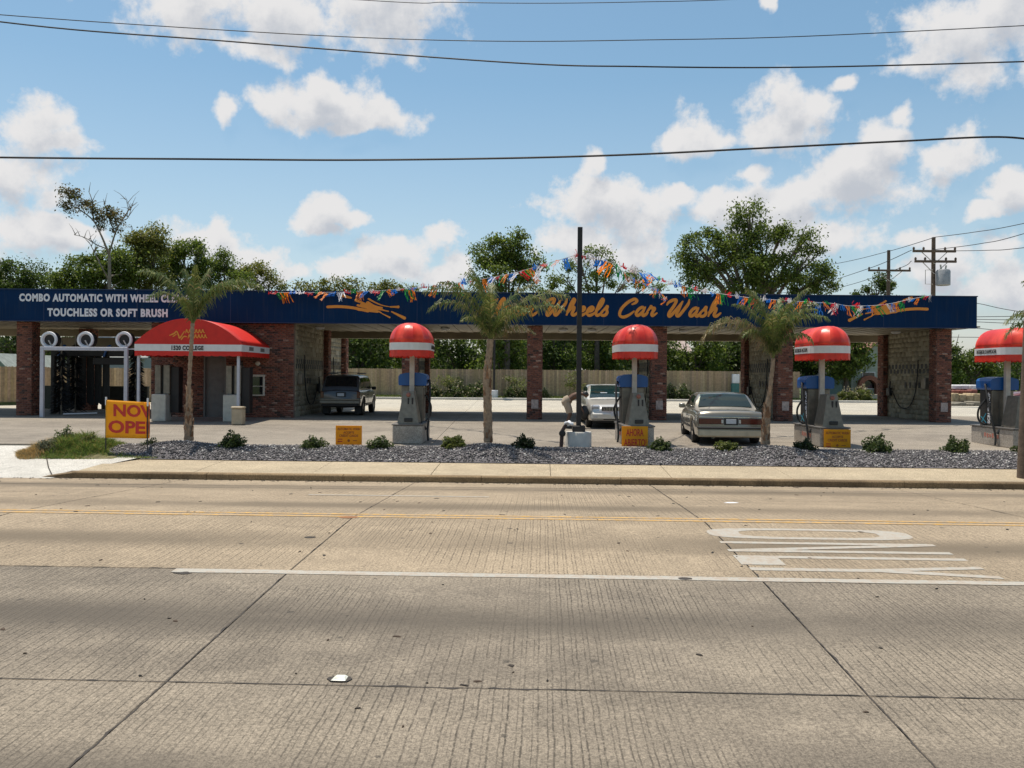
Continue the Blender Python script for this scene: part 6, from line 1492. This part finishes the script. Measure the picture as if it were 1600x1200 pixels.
def car(label, cat, loc, rz, L_, Wd, top, hwp, roof, wheels, rw, paint, glass, cabw=(.0, .0), belt_off=0, suv=False, zlow=.22, name='parked_car', hub=None):
    """top: [(x, z)] of hood/deck line; roof: (xb0, xb1, xf1, xf0, zroof) greenhouse"""
    t = thing(name, label, cat); hw = Wd / 2
    tx, tz = zip(*top); hx, hk = zip(*hwp); TZ = lambda x: float(np.interp(x, tx, tz)); HW = lambda x: hw * float(np.interp(x, hx, hk))
    xs = sorted(set([0, .03, .08] + [round(.08 + .07 * i, 3) for i in range(int((L_ - .16) / .07) + 1)] + [L_ - .08, L_ - .03, L_])); mb = MB(); vs = []
    for x in xs:
        e = min(x, L_ - x); end = .0 if e > .08 else (.08 - e) * .6
        zl = zlow + .04 + end
        for wx in wheels:
            dx = abs(x - wx); ra = rw + .075
            if dx < ra: zl = max(zl, rw + math.sqrt(ra * ra - dx * dx) * .96)
        h, tp = HW(x), TZ(x) - end * .4; mid = .58 * tp
        prof = [(h * .78, zl), (h * .965, zl + .01), (h * .995, max(zl + .02, zlow + .22)), (h, max(zl + .03, mid)), (h * .992, max(zl + .04, tp - .16)), (h * .965, max(zl + .05, tp - .055)), (h * .90, max(zl + .055, tp - .012)), (h * .55, max(zl + .06, tp + .012)), (0, tp + .022)]
        vs += [(x, y, z) for y, z in prof] + [(x, -y, z) for y, z in prof[-2::-1]]
    m_ = 17; fs = [(i * m_ + j, i * m_ + j + 1, (i + 1) * m_ + j + 1, (i + 1) * m_ + j) for i in range(len(xs) - 1) for j in range(m_ - 1)]
    fs += [tuple(range(m_)), tuple((len(xs) - 1) * m_ + j for j in range(m_))[::-1]]
    mb.add(vs, fs); body = mb.build('body', paint, None, True); body.parent = t; body.data.set_sharp_from_angle(angle=R(50))
    mb = MB(); mb.box(.15, L_ - .15, -hw * .78, hw * .78, zlow - .02, .55); o = mb.build('underbody', M_rubber); o.parent = t
    xb0, xb1, xf1, xf0, zr = roof; wb = hw * .90; wt = hw * (.74 if not suv else .80)
    def RZ(x):
        if x < xb1: k = (x - xb0) / (xb1 - xb0); return TZ(x) + (zr - TZ(x)) * (1 - (1 - k) ** 1.25)
        if x > xf1: k = (xf0 - x) / (xf0 - xf1); return TZ(x) + (zr - TZ(x)) * (1 - (1 - k) ** 1.25)
        k = (x - xb1) / (xf1 - xb1); return zr + .035 * math.sin(math.pi * k)
    def side(x, k):   # k 0 at belt .. 1 at roof rail
        r = RZ(x); b = TZ(x) - .02; f = min(1, max(0, (r - b) / (zr - b))); wtop = wb + (wt - wb) * f; zt_ = b + (r - b) * .90
        return wb + (wtop + .03 - wb) * k + .035 * math.sin(math.pi * k) * f, b + (zt_ - b) * k
    gx = np.linspace(xb0, xf0, 30); mb = MB(); vs = []
    for x in gx:
        r = RZ(x); pr = [side(x, k) for k in (0, .35, .7, 1)]; w1 = pr[-1][0]
        pr += [(w1 - .06, r - .012), (w1 * .5, r + .012), (0, r + .018)]
        vs += [(x, y, z) for y, z in pr] + [(x, -y, z) for y, z in pr[-2::-1]]
    m_ = 13; mb.add(vs, [(i * m_ + j, i * m_ + j + 1, (i + 1) * m_ + j + 1, (i + 1) * m_ + j) for i in range(29) for j in range(m_ - 1)])
    o = mb.build('cabin', paint, None, True); o.parent = t; o.data.set_sharp_from_angle(angle=R(50))
    def glasspane(nm, xa, xb_, mat, inset=.09):
        mb = MB(); vs = []; n, m2 = 5, 8
        for i in range(n):
            x = xa + (xb_ - xa) * i / (n - 1); r = RZ(x); w1 = side(x, 1)[0] - inset
            for j in range(m2):
                s = -1 + 2 * j / (m2 - 1); dx = -.010 if xa < L_ / 2 else .010; vs.append((x + dx, s * w1, r + .012 + .012 * (1 - s * s)))
        mb.add(vs, [(i * m2 + j, i * m2 + j + 1, (i + 1) * m2 + j + 1, (i + 1) * m2 + j) for i in range(n - 1) for j in range(m2 - 1)]); o = mb.build(nm, mat, None, True); o.parent = t; return o
    glasspane('rear_window', xb0 + .07, xb1 - .06, glass if not suv else M_pglass); glasspane('windshield', xf1 + .06, xf0 - .07, M_cglass if False else glass)
    segs = [(xb1 + .02, xb1 + (xf1 - xb1) * .30), (xb1 + (xf1 - xb1) * .34, xb1 + (xf1 - xb1) * .64), (xb1 + (xf1 - xb1) * .68, xf1 + (xf0 - xf1) * .30)]
    for s in (-1, 1):
        for a, b in segs:
            mb = MB(); vs = []
            for i in range(5):
                x = a + (b - a) * i / 4
                for k in (.16, .55, .92): y, z = side(x, k); vs.append((x, s * (y + .008), z))
            mb.add(vs, [(i * 3 + j, i * 3 + j + 1, (i + 1) * 3 + j + 1, (i + 1) * 3 + j) for i in range(4) for j in range(2)]); o = mb.build('side_window', glass if not suv else M_pglass, None, True); o.parent = t
        mb = MB(); xm = xf1 + (xf0 - xf1) * .45; ym = s * (hw * .95); mb.bbox(xm - .05, xm + .07, min(ym, ym + s * .20), max(ym, ym + s * .20), TZ(xm) - .02, TZ(xm) + .12, .03); o = mb.build('mirror', paint if not suv else M_black, None, True); o.parent = t
        for dxs in (segs[0][1] + .04, segs[1][1] + .04):
            mb = MB(); h = HW(dxs) + .002; mb.box(dxs - .006, dxs + .006, min(s * h, s * (h + .003)), max(s * h, s * (h + .003)), .35, TZ(dxs) - .12); o = mb.build('door_seam', M_black); o.parent = t
            mb = MB(); mb.bbox(dxs - .22, dxs - .06, min(s * h, s * (h + .025)), max(s * h, s * (h + .025)), TZ(dxs) - .22, TZ(dxs) - .18, .008); o = mb.build('door_handle', M_chrome if not suv else M_black); o.parent = t
        mb = MB(); h = hw + .003; mb.bbox(wheels[0] + rw + .12, wheels[1] - rw - .12, min(s * h, s * (h + .012)), max(s * h, s * (h + .012)), .42, .48, .004); o = mb.build('side_trim', M_black); o.parent = t
        for wx in wheels: wheel(t, wx, s * (hw - .11), rw, s, hub or M_chrome)
    t.location = loc; t.rotation_euler = (0, 0, rz)
    def part(nm, x0, x1, y0, y1, z0, z1, mat, b=.012, par=None): q = MB(); q.bbox(x0, x1, y0, y1, z0, z1, b, 0); o = q.build(nm, mat); o.parent = par or t; return o
    return t, part, HW, TZ
# sedan, tail to the road
cxm = XP(1142, 23.6); yaw = R(90 - 5.5)
t, part, HW, TZ = car('champagne older sedan parked tail to the road between the second and third vacuums', 'car', (cxm, 23.55, .0), yaw, 5.05, 1.87,
    [(0, .80), (.05, .90), (.12, .935), (1.1, .965), (3.7, .93), (4.2, .86), (4.9, .74), (5.05, .68)], [(0, .93), (.10, .965), (.5, .99), (1, 1), (4, 1), (4.6, .97), (4.95, .90), (5.05, .84)], (1.08, 1.72, 2.95, 3.80, 1.385), (1.14, 3.95), .325, M_buick, M_cglass)
for s in (-1, 1):
    a, b = sorted((s * .20, s * .86)); part('tail_light', -.018, .05, a, b, .585, .745, M_tail)
    part('reversing_lamp', -.02, .04, *sorted((s * .20 - s * .0, s * .27)), .60, .72, M_headl)
part('plate_recess', -.020, .03, -.19, .19, .565, .755, M_black); part('licence_plate', -.030, -.021, -.135, .135, .60, .725, M_plate, .004)
part('bumper', -.10, .16, -.90, .90, .24, .46, plain('cream_bumper', (.42, .37, .27), .45), .04); part('bumper_strip', -.105, .14, -.905, .905, .463, .515, M_black, .01)
part('deck_trim', -.012, .02, -.86, .86, .765, .785, M_chrome, .004); part('exhaust', -.02, .3, .45, .52, .19, .24, M_chrome, .01)
part('parcel_shelf', 1.2, 1.6, -.62, .62, .93, .97, M_black); part('seat_back', 1.75, 1.95, -.6, .6, .6, 1.12, M_clad, .06)
# silver car facing the road
t, part, HW, TZ = car('silver car facing the road with open looking chrome grille, beside the second vacuum', 'car', (XP(962, 29.3) , 34.2, .10), R(-90), 4.9, 1.86,
    [(0, .95), (.1, 1.05), (.9, 1.08), (3.3, 1.00), (4.0, .93), (4.6, .80), (4.85, .68), (4.9, .60)], [(0, .88), (.2, .97), (1, 1), (4, 1), (4.5, .96), (4.8, .88), (4.9, .80)], (.25, 1.1, 2.45, 3.55, 1.44), (.95, 3.95), .34, M_silver, M_cglass)
for k in range(-8, 9): part('grille_bar', 4.895, 4.93, k * .052 - .008, k * .052 + .008, .60 - .0 , .73 - abs(k) * .003, M_chrome, .004)
part('grille', 4.87, 4.905, -.47, .47, .59, .745, M_black, .02); part('lower_intake', 4.88, 4.93, -.42, .42, .30, .39, M_black, .02)
part('front_bumper', 4.72, 4.94, -.84, .84, .27, .56, M_silver, .07); part('licence_plate', 4.941, 4.95, -.16, .16, .42, .55, M_plate, .004)
for s in (-1, 1):
    a, b = sorted((s * .52, s * .80)); o = part('headlight', 4.60, 4.86, a, b, .66, .80, M_headl, .05)
    a, b = sorted((s * .60, s * .76)); part('fog_lamp', 4.90, 4.945, a, b, .36, .44, M_headl, .015)
for a, b in ((-.35, -.1), (.15, .4)): part('dash_paper', 3.1, 3.25, a, b, 1.12, 1.2, M_white, .01)
# van like suv in the first bay
t, part, HW, TZ = car('grey and black sport utility vehicle with roof rack parked in the first open bay', 'suv', (XP(532.5, 35.6), 35.5, .17), R(90), 4.5, 1.66,
    [(0, 1.02), (.06, 1.06), (3.2, 1.06), (3.6, 1.03), (4.35, .92), (4.5, .80)], [(0, .95), (.1, .985), (.5, 1), (4, 1), (4.4, .93), (4.5, .86)], (.04, .42, 2.75, 3.45, 1.66), (.85, 3.55), .37, M_suv, M_pglass, suv=True, zlow=.36, name='sport_utility_vehicle', hub=M_galv)
for s in (-1, 1):
    a, b = sorted((s * .68, s * .815)); part('tail_light', -.012, .16, a, b, .74, 1.0, M_tail)
    a, b = sorted((s * .60, s * .63)); part('roof_rail', .5, 2.6, a, b, 1.72, 1.76, M_blackpaint, .008)
    a, b = sorted((s * .52, s * .80)); part('mud_flap', .38, .41, a, b, .08, .42, M_rubber, .004)
for x in (.7, 1.6, 2.4): part('rack_bar', x, x + .04, -.62, .62, 1.762, 1.785, M_blackpaint, .006)
part('plate_recess', -.018, .02, -.23, .17, .78, .98, M_black); part('licence_plate', -.026, -.019, -.16, .12, .81, .93, M_plate, .004)
part('bumper', -.14, .14, -.83, .83, .50, .64, M_clad, .04); part('bumper_step', -.16, .1, -.80, .80, .655, .70, M_clad, .012); part('lower_valance', -.08, .1, -.76, .76, .40, .495, M_blackpaint, .02)
part('wiper', -.02, .0, -.02, .30, 1.08, 1.095, M_black, .004)
# maroon van at the right edge, far
t, part, HW, TZ = car('dark red vehicle far right behind the shampoo station, cut by the frame', 'car', (XP(1700, 50), 50, .25), R(180), 4.8, 1.85,
    [(0, .95), (.1, 1.0), (3.4, 1.0), (4.2, .9), (4.8, .75)], [(0, .93), (.3, 1), (4.3, 1), (4.8, .85)], (.3, .8, 2.5, 3.4, 1.65), (.95, 3.8), .35, M_maroon, M_pglass)

# ------------------------------------------------------------------ person bending to the silver car
def person():
    t = thing('person', 'shirtless person in beige shorts bending forward beside the silver car', 'person', (0, 0, 0))
    V = []; E = []; Rr = []
    def v(p, r): V.append(p); Rr.append(r); return len(V) - 1
    def chain(a, pts):
        for p, r in pts: b = v(p, r); E.append((a, b)); a = b
        return a
    pel = v((0, 0, .93), .135)
    ch = chain(pel, [((.14, 0, 1.04), .125), ((.30, 0, 1.12), .145), ((.42, 0, 1.16), .135)])
    nk = chain(ch, [((.50, 0, 1.18), .06), ((.56, 0, 1.18), .062), ((.63, 0, 1.17), .095), ((.70, 0, 1.13), .085), ((.735, 0, 1.10), .05)])
    for s in (-1, 1):
        k = chain(pel, [((-.0, s * .10, .86), .11), ((.06, s * .12, .68), .085), ((.12, s * .13, .50), .062), ((.06, s * .13, .34), .058), ((-.01, s * .13, .12), .036), ((.0, s * .13, .06), .04), ((.10, s * .14, .035), .04), ((.19, s * .15, .03), .03)])
        k = chain(ch, [((.42, s * .15, 1.15), .065), ((.41, s * .20, 1.02), .050), ((.40, s * .21, .87), .042), ((.47, s * .17, .76), .036), ((.53, s * .13, .66), .028), ((.55, s * .12, .62), .036), ((.565, s * .115, .585), .036)])
        for q, (dy, ln) in enumerate(((-.028, .075), (-.010, .085), (.010, .080), (.028, .062))):
            chain(k, [((.575, s * .115 + dy, .56), .009), ((.59, s * .115 + dy, .56 - ln * .5), .009), ((.585, s * .115 + dy * .9, .56 - ln), .008)])
        chain(k, [((.555, s * .115 - s * .045, .58), .011), ((.57, s * .115 - s * .06, .545), .009)])
    me = bpy.data.meshes.new('body'); me.from_pydata(V, E, []); o = link('body', me, t)
    md = o.modifiers.new('skin', 'SKIN'); md.use_smooth_shade = True
    for i, r in enumerate(Rr): me.skin_vertices[0].data[i].radius = (r, r)
    me.skin_vertices[0].data[0].use_root = True
    sb = o.modifiers.new('sub', 'SUBSURF'); sb.levels = 1; sb.render_levels = 1
    me.materials.append(plain('tanned_skin', (.12, .062, .038), .5, var=.06))
    sm = plain('beige_shorts', (.36, .29, .21), .85); mb = MB()
    mb.tube([(.10, 0, 1.02), (.02, 0, .96), (-.02, 0, .88), (0, 0, .80)], [.145, .175, .18, .15], 14)
    for s in (-1, 1): mb.tube([(-.01, s * .10, .86), (.05, s * .12, .70), (.10, s * .13, .52)], [.125, .115, .105], 12)
    bm_ = mb.build('shorts', sm, None, True); bm_.parent = t
    mb = MB(); vs = [];
    mb.lathe([(.0, .085), (.06, .08), (.098, .03), (.105, -.02)], (0, 0, 0), 14); c = mb.build('cap', M_black, None, True); c.parent = t; c.location = (.635, 0, 1.185); c.rotation_euler = (0, R(35), 0)
    for s in (-1, 1):
        mb = MB(); mb.tube([(-.05, s * .13, .045), (.08, s * .135, .045), (.22, s * .15, .035)], [.05, .055, .04], 10); q = mb.build('shoe', M_black, None, True); q.parent = t
        mb = MB(); mb.lathe([(.012, -.004), (.008, .006)], (.715, s * .035, 1.145), 8, axis='y'); q = mb.build('eye', M_black); q.parent = t
    x, d = XP(886, 29.6), 29.6; t.location = (x, d, lot_z(d)); t.rotation_euler = (0, 0, R(-8))
    b = thing('dark_bag', 'dark cloth bundle held low by the bending person', 'bag', (x + .52, d - .05, .35))
    P = []; mb = MB(); n = 10; vs = []
    for i in range(7):
        ph = -math.pi / 2 + math.pi * i / 6
        for j in range(n): a = 2 * math.pi * j / n; rr = .15 * math.cos(ph) * random.uniform(.8, 1.2) + .01; vs.append((x + .60 + rr * math.cos(a), d - .05 + rr * math.sin(a), .62 + .26 * math.sin(ph)))
    mb.add(vs, [(i * n + j, i * n + (j + 1) % n, (i + 1) * n + (j + 1) % n, (i + 1) * n + j) for i in range(6) for j in range(n)]); mb.build('cloth', M_black, b, True)
person()
